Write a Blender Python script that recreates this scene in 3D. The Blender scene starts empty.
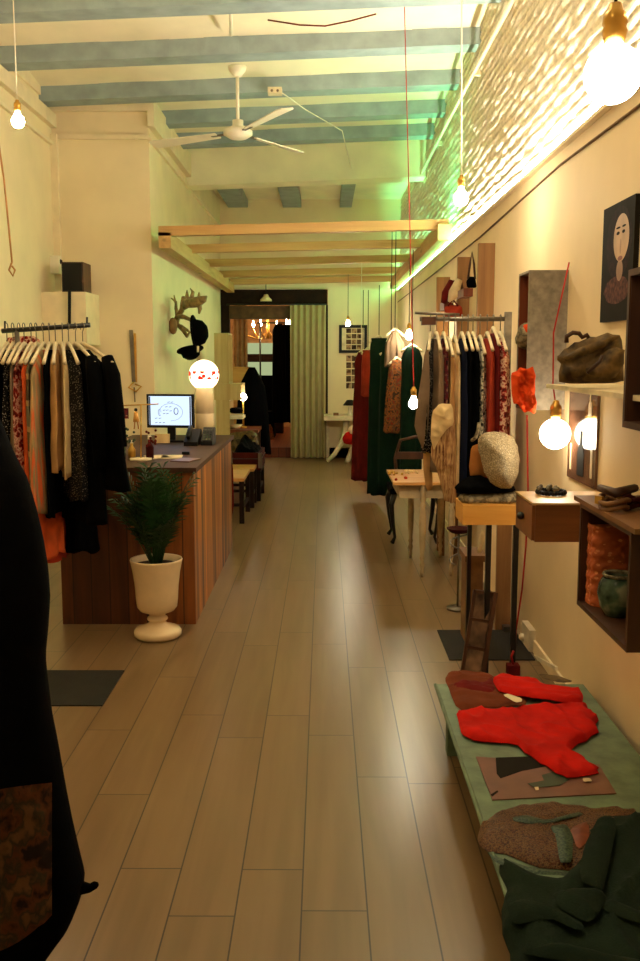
import bpy, math, random
from mathutils import Vector, Matrix, noise
from mathutils.geometry import delaunay_2d_cdt
random.seed(7)
C = bpy.context.scene.collection
# ------------------------------------------------------------------ camera model
F=950.0; H=1.6; CX,CY=320.0,480.5
TH=math.atan((CY-356)/F); YAW=math.atan(4/F)
def ray(px,py):
    u=(px-CX)/F; v=-(py-CY)/F
    y=math.cos(TH)+v*math.sin(TH); z=-math.sin(TH)+v*math.cos(TH)
    c,s=math.cos(YAW),math.sin(YAW)
    return Vector((u*c-y*s,u*s+y*c,z))
O=Vector((0,0,H))
def aY(px,py,Y): d=ray(px,py); return O+d*(Y/d.y)
def aX(px,py,X): d=ray(px,py); return O+d*(X/d.x)
def aZ(px,py,Z): d=ray(px,py); return O+d*((Z-H)/d.z)
# ------------------------------------------------------------------ materials
def lin(c):
    return tuple(((x/255)/12.92 if x/255<=.04045 else ((x/255+.055)/1.055)**2.4) for x in c)+(1,)
def nd(nt,t,**k):
    n=nt.nodes.new(t)
    for a,b in k.items():
        if a.startswith('i_'):
            key=a[2:].replace('_',' ')
            n.inputs[int(key) if key.isdigit() else key].default_value=b
        else: setattr(n,a,b)
    return n
def base(name,col,rough=.6,spec=.4,metal=0):
    m=bpy.data.materials.new(name); m.use_nodes=True; nt=m.node_tree
    b=nt.nodes['Principled BSDF']; b.inputs['Base Color'].default_value=lin(col)
    b.inputs['Roughness'].default_value=rough; b.inputs['Specular IOR Level'].default_value=spec
    b.inputs['Metallic'].default_value=metal
    return m,nt,b
def coords(nt,scale=(1,1,1),rot=(0,0,0)):
    tc=nd(nt,'ShaderNodeTexCoord'); mp=nd(nt,'ShaderNodeMapping')
    mp.inputs['Scale'].default_value=scale; mp.inputs['Rotation'].default_value=rot
    nt.links.new(tc.outputs['Object'],mp.inputs['Vector']); return mp.outputs['Vector']
def ramp(nt,fac,stops,interp='LINEAR'):
    r=nd(nt,'ShaderNodeValToRGB'); r.color_ramp.interpolation=interp
    e=r.color_ramp.elements
    while len(e)<len(stops): e.new(.5)
    for q,(p,c) in zip(e,stops): q.position=p; q.color=lin(c)
    nt.links.new(fac,r.inputs['Fac']); return r.outputs['Color']
def bump(nt,b,h,strength=.3,dist=.01):
    n=nd(nt,'ShaderNodeBump'); n.inputs['Strength'].default_value=strength; n.inputs['Distance'].default_value=dist
    nt.links.new(h,n.inputs['Height']); nt.links.new(n.outputs['Normal'],b.inputs['Normal'])
def plain(name,col,rough=.6,spec=.4,metal=0,var=.12,ns=8,bs=0,bd=.004,bsc=60):
    m,nt,b=base(name,col,rough,spec,metal); v=coords(nt)
    n=nd(nt,'ShaderNodeTexNoise',i_Scale=ns,i_Detail=4); nt.links.new(v,n.inputs['Vector'])
    lo=tuple(max(0,x*(1-var)) for x in col); hi=tuple(min(255,x*(1+var)) for x in col)
    nt.links.new(ramp(nt,n.outputs['Fac'],[(.3,lo),(.7,hi)]),b.inputs['Base Color'])
    if bs:
        k=nd(nt,'ShaderNodeTexNoise',i_Scale=bsc,i_Detail=3); nt.links.new(v,k.inputs['Vector']); bump(nt,b,k.outputs['Fac'],bs,bd)
    return m
def fabric(name,col,scale=260,rough=.9,bs=.35,var=.1):
    m,nt,b=base(name,col,rough,.12 if sum(col)>60 else .03); v=coords(nt)
    w=nd(nt,'ShaderNodeTexNoise',i_Scale=scale,i_Detail=2); nt.links.new(v,w.inputs['Vector'])
    n=nd(nt,'ShaderNodeTexNoise',i_Scale=9,i_Detail=3); nt.links.new(v,n.inputs['Vector'])
    lo=tuple(x*(1-var) for x in col); hi=tuple(min(255,x*(1+var)) for x in col)
    nt.links.new(ramp(nt,n.outputs['Fac'],[(.3,lo),(.7,hi)]),b.inputs['Base Color'])
    bump(nt,b,w.outputs['Fac'],bs,.003)
    return m
def patterned(name,cols,scale,kind='noise',rough=.85,stretch=(1,1,1),bs=.3):
    m,nt,b=base(name,cols[0],rough,.2); v=coords(nt,stretch)
    if kind=='noise': t=nd(nt,'ShaderNodeTexNoise',i_Scale=scale,i_Detail=3); o=t.outputs['Fac']
    elif kind=='dots':
        t=nd(nt,'ShaderNodeTexVoronoi',i_Scale=scale); o=t.outputs['Distance']
    elif kind=='stripe':
        t=nd(nt,'ShaderNodeTexWave',i_Scale=scale,i_Distortion=.6); t.bands_direction='Z'; o=t.outputs['Fac']
    nt.links.new(v,t.inputs['Vector'])
    k=len(cols)
    if kind=='dots': st=[(0,cols[1]),(.22,cols[1]),(.27,cols[0]),(1,cols[0])]
    elif kind=='noise': st=[(.38+.26*i/max(1,k-1),c) for i,c in enumerate(cols)]
    else: st=[(i/(k),c) for i,c in enumerate(cols)]
    nt.links.new(ramp(nt,o,st,'CONSTANT' if kind!='noise' else 'LINEAR'),b.inputs['Base Color'])
    bump(nt,b,o,bs,.003); return m
def wood(name,c1,c2,axis='Z',scale=14,rough=.5,spec=.35,planks=None,knots=True):
    """streaky timber, grain along the axis; planks = (axis index, width) adds board joints"""
    m,nt,b=base(name,c1,rough,spec)
    s={'X':(.08,1,1),'Y':(1,.08,1),'Z':(1,1,.08)}[axis]; v=coords(nt,s)
    n=nd(nt,'ShaderNodeTexNoise',i_Scale=scale,i_Detail=6,i_Roughness=.65,i_Distortion=.4); nt.links.new(v,n.inputs['Vector'])
    out=ramp(nt,n.outputs['Fac'],[(.32,c1),(.68,c2)])
    if knots:
        v2=coords(nt,{'X':(.35,1,1),'Y':(1,.35,1),'Z':(1,1,.35)}[axis])
        k=nd(nt,'ShaderNodeTexVoronoi',i_Scale=5); nt.links.new(v2,k.inputs['Vector'])
        kk=ramp(nt,k.outputs['Distance'],[(.05,(110,90,80)),(.13,(255,255,255))])
        mx=nd(nt,'ShaderNodeMixRGB',blend_type='MULTIPLY',i_Fac=.8); nt.links.new(out,mx.inputs[1]); nt.links.new(kk,mx.inputs[2]); out=mx.outputs[0]
    if planks:
        ax,wd=planks; tc=nd(nt,'ShaderNodeTexCoord'); sp=nd(nt,'ShaderNodeSeparateXYZ'); nt.links.new(tc.outputs['Object'],sp.inputs[0])
        dv=nd(nt,'ShaderNodeMath',operation='DIVIDE'); dv.inputs[1].default_value=wd; nt.links.new(sp.outputs[ax],dv.inputs[0])
        fl=nd(nt,'ShaderNodeMath',operation='FLOOR'); nt.links.new(dv.outputs[0],fl.inputs[0])
        fr=nd(nt,'ShaderNodeMath',operation='FRACT'); nt.links.new(dv.outputs[0],fr.inputs[0])
        wn=nd(nt,'ShaderNodeTexWhiteNoise',noise_dimensions='1D'); nt.links.new(fl.outputs[0],wn.inputs['W'])
        tint=ramp(nt,wn.outputs['Value'],[(0,(120,112,105)),(1,(255,250,245))])
        jt=ramp(nt,fr.outputs[0],[(0,(30,25,20)),(.05,(255,255,255)),(.95,(255,255,255)),(1,(30,25,20))])
        for q in (tint,jt):
            mx=nd(nt,'ShaderNodeMixRGB',blend_type='MULTIPLY',i_Fac=1); nt.links.new(out,mx.inputs[1]); nt.links.new(q,mx.inputs[2]); out=mx.outputs[0]
    nt.links.new(out,b.inputs['Base Color']); bump(nt,b,n.outputs['Fac'],.25,.004); return m
def glow(name,rgb,strength):
    m=bpy.data.materials.new(name); m.use_nodes=True; nt=m.node_tree; nt.nodes.clear()
    e=nd(nt,'ShaderNodeEmission'); e.inputs['Color'].default_value=(*rgb,1); e.inputs['Strength'].default_value=strength
    o=nd(nt,'ShaderNodeOutputMaterial'); nt.links.new(e.outputs[0],o.inputs[0]); return m
M={}
M['wall']=plain('wall_paint',(236,216,174),.75,.2,var=.03,ns=2,bs=.12,bd=.003,bsc=40)
M['wallright']=plain('wall_paint_right',(226,202,160),.7,.25,var=.03,ns=2,bs=.12,bd=.003,bsc=40)
M['brick']=plain('painted_brick',(238,224,196),.75,.2,var=.08,ns=25,bs=.5,bd=.006,bsc=55)
M['ceil']=plain('ceiling_plaster',(244,232,198),.8,.2,var=.03,ns=3,bs=.2,bd=.006,bsc=18)
M['joist']=plain('blue_grey_joist',(146,160,158),.6,.3,var=.08,ns=6)
M['white']=plain('white_paint',(238,226,200),.5,.4,var=.03)
M['trimw']=plain('cream_trim',(235,216,176),.6,.3,var=.03)
M['black']=plain('black_plastic',(12,11,11),.5,.2)
M['blackmetal']=plain('black_metal',(20,18,17),.35,.5)
M['steel']=plain('grey_steel',(120,112,100),.35,.5,metal=.8)
M['brass']=plain('brass',(196,150,70),.3,.5,metal=.9)
M['mat']=plain('dark_rubber',(36,33,28),.8,.2,bs=.4,bsc=300)
M['pine']=wood('pine',(214,172,108),(176,128,70),'X',10,.55)
M['pineY']=wood('pine_long',(214,172,108),(176,128,70),'Y',10,.55)
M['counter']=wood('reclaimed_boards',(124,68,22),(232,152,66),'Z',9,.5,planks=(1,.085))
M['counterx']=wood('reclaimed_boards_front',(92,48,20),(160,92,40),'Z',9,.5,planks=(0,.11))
M['countertop']=wood('dark_worktop',(76,46,28),(50,30,18),'Y',8,.55,.2)
M['oldboard']=wood('old_board',(170,124,76),(122,84,48),'Z',11,.6)
M['darkwood']=wood('dark_wood',(52,28,14),(78,44,22),'Z',12,.5)
M['darkwoody']=wood('dark_wood_y',(74,44,24),(108,68,38),'Y',12,.5)
M['redwood']=wood('red_brown_wood',(130,62,30),(88,38,18),'Z',12,.45)
M['tan']=wood('tan_wood',(206,150,84),(176,120,60),'X',9,.5)
M['goldpine']=wood('golden_pine',(222,166,82),(196,136,56),'X',8,.45)
M['lightwood']=wood('light_wood',(212,184,134),(186,152,100),'Z',9,.5,knots=False)
M['creamleg']=plain('dull_cream_paint',(168,146,110),.5,.3)
M['cream']=plain('cream_paint',(214,196,158),.45,.4)
M['greyboard']=plain('grey_painted_board',(138,128,112),.7,.2,var=.12,ns=30,bs=.3,bsc=80)
M['green_paint']=plain('worn_green_paint',(100,118,90),.5,.3,var=.12,ns=14,bs=.3,bsc=70)
M['red']=fabric('red_knit',(186,24,12)); M['orange']=fabric('orange_cloth',(214,92,44)); M['blackcloth']=fabric('black_cloth',(6,6,7),bs=.3)
M['blackwool']=fabric('black_wool',(5,5,5),scale=120,bs=.3)
M['greencloth']=fabric('green_knit',(24,36,25),scale=200,bs=.6); M['emerald']=fabric('deep_green_cloth',(14,36,23))
M['taupe']=fabric('taupe_cloth',(120,98,76)); M['creamcloth']=fabric('cream_cloth',(216,186,134)); M['beige']=fabric('beige_cloth',(182,138,88))
M['brick_red']=fabric('brick_red_cloth',(160,56,36)); M['burgundy']=fabric('burgundy_cloth',(96,22,20)); M['navy']=fabric('navy_cloth',(16,22,40))
M['maroon']=fabric('maroon_cloth',(60,16,14)); M['olive']=patterned('olive_leather',[(74,56,30),(108,84,46),(52,38,20)],14,'noise',.45)
M['hotred']=fabric('orange_red_ruffle',(226,76,26),scale=60)
M['sage']=fabric('sage_curtain',(172,160,112),var=.03); M['rose']=fabric('rose_curtain',(140,84,66)); M['beigecurtain']=fabric('beige_curtain',(168,134,92))
M['dots']=patterned('black_white_dots',[(10,10,10),(170,160,140)],110,'dots')
M['dots2']=patterned('black_fine_dots',[(10,10,10),(120,110,95)],95,'dots')
M['floral']=patterned('red_floral',[(70,12,12),(150,28,22),(216,180,150),(120,20,18)],30,'noise')
M['floral2']=patterned('dark_floral',[(28,12,14),(110,26,24),(60,20,40),(150,110,80)],34,'noise')
M['mono']=patterned('mono_print',[(24,22,20),(214,200,170),(60,54,46)],40,'noise')
M['plaid']=patterned('orange_grey_stripe',[(226,104,56),(150,132,92),(186,150,104),(230,112,64)],6,'noise',stretch=(1,4,.5))
M['thinstripe']=patterned('grey_beige_stripe',[(120,116,90),(176,144,96),(96,80,56)],4,'stripe',stretch=(1,1,.3))
M['scarf']=patterned('striped_scarf',[(104,62,40),(196,156,104),(130,84,54),(206,168,116)],12,'noise',stretch=(5,1,.25))
M['leaf_print']=patterned('autumn_print',[(60,44,30),(150,84,34),(84,72,48),(128,48,24)],30,'noise')
M['tapestry']=patterned('tapestry_panel',[(34,22,12),(84,46,20),(46,42,24),(92,62,34)],22,'noise',bs=.8)
M['tweed']=patterned('speckled_wool',[(190,172,134),(120,104,78),(206,190,156)],130,'noise')
M['greyfold']=patterned('grey_marl',[(140,126,96),(92,82,62),(160,146,112)],28,'noise')
M['sequin']=patterned('brown_beaded',[(46,22,10),(78,36,14),(112,84,46),(40,18,8)],170,'noise',.5,bs=.9)
M['bead']=patterned('green_beads',[(20,44,34),(70,84,60)],150,'noise',.4)
M['wicker']=patterned('orange_wicker',[(168,84,44),(206,130,80),(110,44,20)],38,'dots',.6,stretch=(1,1,1.6),bs=1)
M['rust']=fabric('rust_sweater',(104,50,26)); M['tansuede']=fabric('tan_felt',(178,114,56))
M['paper']=plain('paper',(226,206,166),.7,.2); M['plug']=plain('white_plastic',(222,208,178),.4,.4)
M['ceramic']=plain('glazed_ceramic',(232,204,160),.25,.5,var=.03); M['soil']=plain('soil',(40,26,16),.95,.1,bs=.6)
M['leaf']=plain('palm_leaf',(28,60,22),.45,.4,var=.3,ns=14); M['redcable']=plain('red_cable',(176,28,20),.5,.3)
M['antler']=plain('antler',(140,112,70),.5,.3,var=.25,ns=20); M['skin_shoe']=plain('cream_leather',(214,190,148),.4,.4)
M['printmat']=plain('print_paper',(112,74,58),.35,.4,var=.1); M['printdark']=plain('print_ink_dark',(30,26,20),.8,.1); M['printgreen']=plain('print_ink_green',(44,60,38),.4,.4)
M['greenglass']=patterned('green_glass',[(30,44,34),(70,90,70),(140,140,110)],12,'noise',.12)
M['blueprint']=plain('blue_grey_cover',(70,78,96),.4,.4); M['bluechair']=plain('amber_cord',(176,120,60),.5,.4)
WARM=(1.0,.84,.60)
M['bulb']=glow('lit_bulb',(1,.87,.64),210); M['bulbfar']=glow('lit_bulb_far',(1,.87,.64),420)
M['bulbbig']=glow('lit_globe',(1,.87,.64),24); M['candle']=glow('lit_candle_bulb',(1,.72,.42),260)
M['led']=glow('white_led',(1,.91,.74),120); M['ledgreen']=glow('green_led',(.10,1,.36),80); M['ledfar']=glow('green_white_led',(.20,1,.42),105)
M['screen']=glow('screen_white',(.62,.76,1),1.15)
M['mirrorlit']=plain('pale_green_pane',(190,206,150),.15,.6)
M['posterbg']=plain('poster_brown',(96,66,48),.12,1.0,var=.3,ns=5); M['drawerside']=wood('drawer_brown',(136,84,44),(96,56,28),'X',10,.45); M['toptan']=wood('pale_top',(216,176,112),(190,146,86),'X',8,.4,knots=False)
M['oldy']=wood('worn_brown_board',(134,92,50),(100,64,34),'Y',11,.5); M['darkbrown']=plain('dark_brown_paint',(34,20,12),.7,.1,var=.25,ns=10); M['oldbrown']=plain('old_brown_paint',(84,56,28),.5,.3,var=.2,ns=10)
M['beigewall']=plain('rear_beige_wall',(170,128,88),.7,.2); M['photodark']=patterned('photo_dark',[(40,28,22),(120,90,66)],9,'noise'); M['photobrown']=patterned('photo_brown',[(96,64,44),(186,150,112),(60,40,30)],9,'noise')
M['panelit']=glow('lit_pane',(.62,.72,.36),.55)
def floor_mat():
    m,nt,b=base('floor_laminate',(170,150,118),.29,.5)
    tc=nd(nt,'ShaderNodeTexCoord'); sp=nd(nt,'ShaderNodeSeparateXYZ'); nt.links.new(tc.outputs['Object'],sp.inputs[0])
    def mt(op,a,b_=None):
        n=nd(nt,'ShaderNodeMath',operation=op)
        for i,q in enumerate((a,b_)):
            if q is None: continue
            if isinstance(q,(int,float)): n.inputs[i].default_value=q
            else: nt.links.new(q,n.inputs[i])
        return n.outputs[0]
    W=.1917; L=1.29
    u=mt('DIVIDE',mt('ADD',sp.outputs[0],.0647+W*20),W); r=mt('FLOOR',u); fu=mt('FRACT',u)
    wn=nd(nt,'ShaderNodeTexWhiteNoise',noise_dimensions='1D'); nt.links.new(r,wn.inputs['W'])
    v=mt('ADD',mt('DIVIDE',sp.outputs[1],L),wn.outputs['Value']); q=mt('FLOOR',v); fv=mt('FRACT',v)
    eu=mt('MULTIPLY',mt('SUBTRACT',.5,mt('ABSOLUTE',mt('SUBTRACT',fu,.5))),W)
    ev=mt('MULTIPLY',mt('SUBTRACT',.5,mt('ABSOLUTE',mt('SUBTRACT',fv,.5))),L)
    e=mt('MINIMUM',eu,ev); line=mt('GREATER_THAN',e,.0024)
    w2=nd(nt,'ShaderNodeTexWhiteNoise',noise_dimensions='2D'); cb=nd(nt,'ShaderNodeCombineXYZ'); nt.links.new(r,cb.inputs[0]); nt.links.new(q,cb.inputs[1]); nt.links.new(cb.outputs[0],w2.inputs['Vector'])
    mp=nd(nt,'ShaderNodeMapping'); mp.inputs['Scale'].default_value=(1,.07,1); nt.links.new(tc.outputs['Object'],mp.inputs[0])
    sh=nd(nt,'ShaderNodeVectorMath',operation='ADD'); nt.links.new(mp.outputs[0],sh.inputs[0]); nt.links.new(w2.outputs['Color'],sh.inputs[1])
    n=nd(nt,'ShaderNodeTexNoise',i_Scale=16,i_Detail=2,i_Roughness=.5,i_Distortion=.5); nt.links.new(sh.outputs[0],n.inputs['Vector'])
    n2=nd(nt,'ShaderNodeTexNoise',i_Scale=7,i_Detail=3,i_Distortion=1.2); nt.links.new(sh.outputs[0],n2.inputs['Vector'])
    g=ramp(nt,n.outputs['Fac'],[(.3,(122,97,66)),(.7,(134,108,76))])
    g2=ramp(nt,n2.outputs['Fac'],[(.35,(240,238,234)),(.65,(255,255,255))])
    t=ramp(nt,w2.outputs['Value'],[(0,(243,242,239)),(1,(255,253,250))])
    out=g
    for k in (g2,t):
        mx=nd(nt,'ShaderNodeMixRGB',blend_type='MULTIPLY',i_Fac=1); nt.links.new(out,mx.inputs[1]); nt.links.new(k,mx.inputs[2]); out=mx.outputs[0]
    mx=nd(nt,'ShaderNodeMixRGB'); nt.links.new(line,mx.inputs[0]); mx.inputs[1].default_value=lin((52,38,26)); nt.links.new(out,mx.inputs[2])
    nt.links.new(mx.outputs[0],b.inputs['Base Color']); pass
    return m
M['floor']=floor_mat()
M['rearfloor']=wood('rear_floor',(140,66,34),(104,46,24),'Y',9,.4,planks=(0,.12))
# ------------------------------------------------------------------ mesh builder
class MB:
    def __init__(s): s.v=[]; s.f=[]; s.sm=[]
    def add(s,vs,fs,smooth=False):
        k=len(s.v); s.v+=[Vector(p) for p in vs]; s.f+=[tuple(i+k for i in f) for f in fs]; s.sm+=[smooth]*len(fs); return s
    def box(s,x0,x1,y0,y1,z0,z1,sl=0):
        vs=[(x,y,z+sl*x) for z in (z0,z1) for y in (y0,y1) for x in (x0,x1)]
        return s.add(vs,[(0,2,3,1),(4,5,7,6),(0,1,5,4),(2,6,7,3),(0,4,6,2),(1,3,7,5)])
    def obox(s,c,size,R=None):
        R=R or Matrix.Identity(3); c=Vector(c); a,b,d=[q/2 for q in size]
        vs=[c+R@Vector((x,y,z)) for z in (-d,d) for y in (-b,b) for x in (-a,a)]
        return s.add(vs,[(0,2,3,1),(4,5,7,6),(0,1,5,4),(2,6,7,3),(0,4,6,2),(1,3,7,5)])
    def bar(s,p,q,w,h=None):
        """square bar between two points"""
        p,q=Vector(p),Vector(q); d=(q-p); L=d.length; d.normalize()
        up=Vector((0,0,1)) if abs(d.z)<.95 else Vector((0,1,0)); x=d.cross(up).normalized(); z=x.cross(d)
        R=Matrix((x,d,z)).transposed(); return s.obox((p+q)/2,(w,L,h or w),R)
    def tube(s,pts,r,n=8,cap=True):
        pts=[Vector(p) for p in pts]; k=len(pts); rs=r if isinstance(r,(list,tuple)) else [r]*k
        vs=[]; fs=[]; px=None
        for i,p in enumerate(pts):
            d=(pts[min(i+1,k-1)]-pts[max(i-1,0)]).normalized()
            if px is None: px=d.orthogonal().normalized()
            px=(px-d*px.dot(d)).normalized(); py=d.cross(px)
            for j in range(n):
                a=2*math.pi*j/n; vs.append(p+(px*math.cos(a)+py*math.sin(a))*rs[i])
        for i in range(k-1):
            for j in range(n):
                a=i*n+j; b=i*n+(j+1)%n; fs.append((a,b,b+n,a+n))
        if cap: fs.append(tuple(range(n))[::-1]); fs.append(tuple((k-1)*n+j for j in range(n)))
        return s.add(vs,fs,True)
    def lathe(s,prof,c,n=24,sc=(1,1)):
        c=Vector(c); vs=[]; fs=[]
        for r,z in prof:
            for j in range(n):
                a=2*math.pi*j/n; vs.append(c+Vector((r*math.cos(a)*sc[0],r*math.sin(a)*sc[1],z)))
        for i in range(len(prof)-1):
            for j in range(n):
                a=i*n+j; b=i*n+(j+1)%n; fs.append((a,b,b+n,a+n))
        return s.add(vs,fs,True)
    def ball(s,c,r,sc=(1,1,1),n=16,wob=0,a0=0,a1=math.pi):
        c=Vector(c); vs=[]; fs=[]; m=n//2
        for i in range(m+1):
            t=a0+(a1-a0)*i/m
            for j in range(n):
                a=2*math.pi*j/n; d=Vector((math.sin(t)*math.cos(a)*sc[0],math.sin(t)*math.sin(a)*sc[1],math.cos(t)*sc[2]))
                k=1+(wob*noise.noise((c+d)*3) if wob else 0); vs.append(c+d*r*k)
        for i in range(m):
            for j in range(n):
                a=i*n+j; b=i*n+(j+1)%n; fs.append((a,a+n,b+n,b))
        return s.add(vs,fs,True)
    def grid(s,fn,nu,nv,smooth=True):
        vs=[fn(i/nu,j/nv) for j in range(nv+1) for i in range(nu+1)]
        fs=[(j*(nu+1)+i,j*(nu+1)+i+1,(j+1)*(nu+1)+i+1,(j+1)*(nu+1)+i) for j in range(nv) for i in range(nu)]
        return s.add(vs,fs,smooth)
    def prism(s,poly,o,u,v,n,th):
        """flat outline (u,v coords) extruded along n"""
        o,u,v,n=map(Vector,(o,u,v,n)); k=len(poly)
        a=[o+u*x+v*y for x,y in poly]; b=[p+n*th for p in a]
        return s.add(a+b,[tuple(range(k))[::-1],tuple(range(k,2*k))]+[(i,(i+1)%k,(i+1)%k+k,i+k) for i in range(k)])
    def build(s,name,mat,parent=None):
        off=ORG.get(parent.name,Vector()) if parent else Vector()
        me=bpy.data.meshes.new(name); me.from_pydata([p-off for p in s.v],[],s.f); me.validate(); me.update()
        for p,q in zip(me.polygons,s.sm): p.use_smooth=q
        if len(me.polygons)==len(s.sm): pass
        me.materials.append(M[mat] if isinstance(mat,str) else mat)
        o=bpy.data.objects.new(name,me); C.objects.link(o)
        if parent: o.parent=parent; ORG[o.name]=off
        return o
ORG={}
def pillow(mb,pts,n,th,res=.02,wob=.3,back=0.0,ns=9,edge=.03,seed=0):
    """soft cloth shape: planar outline pts (3-D, coplanar), puffed along n by th in front (and back)"""
    n=Vector(n).normalized(); pts=[Vector(p) for p in pts]; o=pts[0]; u=(pts[1]-pts[0]).normalized(); u=(u-n*u.dot(n)).normalized(); v=n.cross(u)
    P=[((p-o).dot(u),(p-o).dot(v)) for p in pts]
    # smooth + densify the outline
    for _ in range(1):
        Q=[]
        for i in range(len(P)):
            a,b=P[i],P[(i+1)%len(P)]; Q+=[(a[0]*.8+b[0]*.16,a[1]*.84+b[1]*.16),(a[0]*.16+b[0]*.84,a[1]*.16+b[1]*.84)]
        P=Q
    B=[]
    for i in range(len(P)):
        a,b=P[i],P[(i+1)%len(P)]; L=math.hypot(b[0]-a[0],b[1]-a[1]); k=max(1,int(L/res))
        for j in range(k): B.append((a[0]+(b[0]-a[0])*j/k,a[1]+(b[1]-a[1])*j/k))
    nb=len(B); V=[Vector(p) for p in B]; E=[(i,(i+1)%nb) for i in range(nb)]
    def inside(x,y):
        c=False
        for i in range(nb):
            x1,y1=B[i]; x2,y2=B[(i+1)%nb]
            if (y1>y)!=(y2>y) and x<(x2-x1)*(y-y1)/(y2-y1)+x1: c=not c
        return c
    def dist(x,y): return min((x-a)**2+(y-b)**2 for a,b in B)**.5
    xs=[p[0] for p in B]; ys=[p[1] for p in B]; x=min(xs)
    while x<max(xs):
        y=min(ys)
        while y<max(ys):
            if inside(x,y) and dist(x,y)>res*.6: V.append(Vector((x,y)))
            y+=res
        x+=res
    vv,ee,ff,_,_,_=delaunay_2d_cdt(V,E,[list(range(nb))],1,1e-6)
    top=[];bot=[]
    for p in vv:
        d=dist(p.x,p.y); k=1-math.exp(-d/edge)
        q_=Vector((p.x*ns+seed,p.y*ns*.45,seed)); rg_=1-abs(noise.noise(q_))*2.2
        w=1+wob*(noise.noise(q_*.6)*1.1+(rg_**3)*.7-.35)+wob*.25*noise.noise(q_*4)
        top.append(o+u*p.x+v*p.y+n*(th*k*w+.002*(k>0))); bot.append(o+u*p.x+v*p.y-n*(back*k))
    m=len(vv); fs=[tuple(f) for f in ff]
    # orientation
    mb.add(top,fs,True); mb.add(bot,[f[::-1] for f in fs],True)
    return mb
def thing(name,label,cat,loc=(0,0,0),group=None):
    o=bpy.data.objects.new(name,None); C.objects.link(o); o.location=loc; o.empty_display_size=.05
    o['label']=label; o['category']=cat
    if group: o['group']=group
    ORG[o.name]=Vector(loc); return o
def tag(o,label,cat,group=None,kind=None):
    o['label']=label; o['category']=cat
    if group: o['group']=group
    if kind: o['kind']=kind
    return o
def struct(mb,name,mat): o=mb.build(name,mat); o['kind']='structure'; return o
def tl(mb,name,mat,label,cat,group=None,kind=None): return tag(mb.build(name,mat),label,cat,group,kind)
#@@ROOM
XL,XS,XR,YB,YE=-2.49,-1.6,1.15,9.0,15.0     # near left wall, rear left wall, right wall, step, end wall
SL=.038                                      # the old ceiling rises a little to the right
struct(MB().box(-2.7,1.35,-1.3,15.0,-.1,0),'floor','floor')
struct(MB().box(-2.7,XL,-1.3,YB,0,4.3),'wall_left','wall')
struct(MB().box(-2.7,XS,YB,15.15,0,4.3),'wall_left_rear','wall')
struct(MB().box(XR,1.35,-1.3,15.15,0,2.60),'wall_right','wallright')
def brick(u,v):
    y=2.2+u*12.8; z=2.6+v*1.62
    r=(z-2.6)/.062+.25*noise.noise(Vector((y*.8,z*2,3))); row=math.floor(r); f=r-row
    c=(y+(.13 if row%2 else 0))/.27; g=c-math.floor(c)
    d=.022*min(1,min(f,1-f)*4.5)*min(1,min(g,1-g)*14+.35)+.012*noise.noise(Vector((y*6,z*16,0)))+.010*noise.noise(Vector((math.floor(c)*3.1,row*1.7,5)))
    return (1.2-d,y,z)
bk=MB().grid(brick,420,182); bk.box(1.2,1.35,-1.3,15.15,2.6,4.3)
struct(bk,'wall_right_upper','brick')
struct(MB().box(XS-.1,.06,YE,15.15,2.63,4.3).box(.06,XR+.05,YE,15.15,0,4.3),'wall_end','wall')
struct(MB().box(-2.7,1.35,-1.45,-1.3,0,4.3),'wall_front','wall')
# plaster vaults between the joists
JY=[7.67-1.04*i for i in range(8,0,-1)]+[7.67,8.74,9.72,10.66]
def vault(u,v):
    x=-2.6+u*3.9; y=-1.4+v*13.1
    k=((y-JY[-2])/1.0); f=k-math.floor(k)
    ds=sorted(abs(y-(q)) for q in JY)[0]
    return (x,y,4.0+SL*x+.07*min(1,ds/.5)**.6+.006*noise.noise(Vector((x*2,y*3,1))))
cl=MB().grid(vault,24,160); cl.box(-2.7,1.35,-1.4,11.7,4.2,4.3)
cl.box(-2.7,1.35,11.7,15.15,3.98,4.3)
struct(cl,'ceiling','ceil')
for i,y in enumerate(JY):
    x0=XL if y<YB else XS
    j=MB(); n=14
    for k in range(n):
        a=x0+(1.19-x0)*k/n; b=x0+(1.19-x0)*(k+1)/n; w=.1+.008*noise.noise(Vector((k*.7,y,0)))
        j.add([(x,yy,z+SL*x) for z in (3.90,4.04) for yy in (y-w,y+.1) for x in (a,b)],[(0,2,3,1),(4,5,7,6),(0,1,5,4),(2,6,7,3),(0,4,6,2),(1,3,7,5)])
    struct(j,'trim_%d'%(i+1),'joist')
struct(MB().box(XS,1.2,11.38,11.7,3.62,4.3,SL),'trim_20','ceil')              # cross beam
for i,(x,w) in enumerate(((-1.32,.15),(-.49,.14),(.33,.09))):
    struct(MB().box(x-w,x+w,11.7,15,3.86,4.0),'trim_%d'%(21+i),'joist')
# mouldings
struct(MB().box(XL,XL+.05,-1.3,YB,3.66,3.78).box(XL,XL+.03,-1.3,YB,3.50,3.53).box(XL,XL+.02,-1.3,YB,3.86,4.0),'trim_24','trimw')
struct(MB().box(XL,XS,YB-.06,YB,3.80,3.95).box(XL,XS,YB-.03,YB,3.56,3.60),'trim_25','trimw')
struct(MB().box(XS,XS+.06,YB-.06,11.6,3.66,3.9).box(XS,XS+.03,YB-.03,15,3.54,3.58),'trim_26','trimw')
struct(MB().box(XL,XL+.06,YB-.06,YB,0,3.6),'trim_27','trimw')
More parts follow.
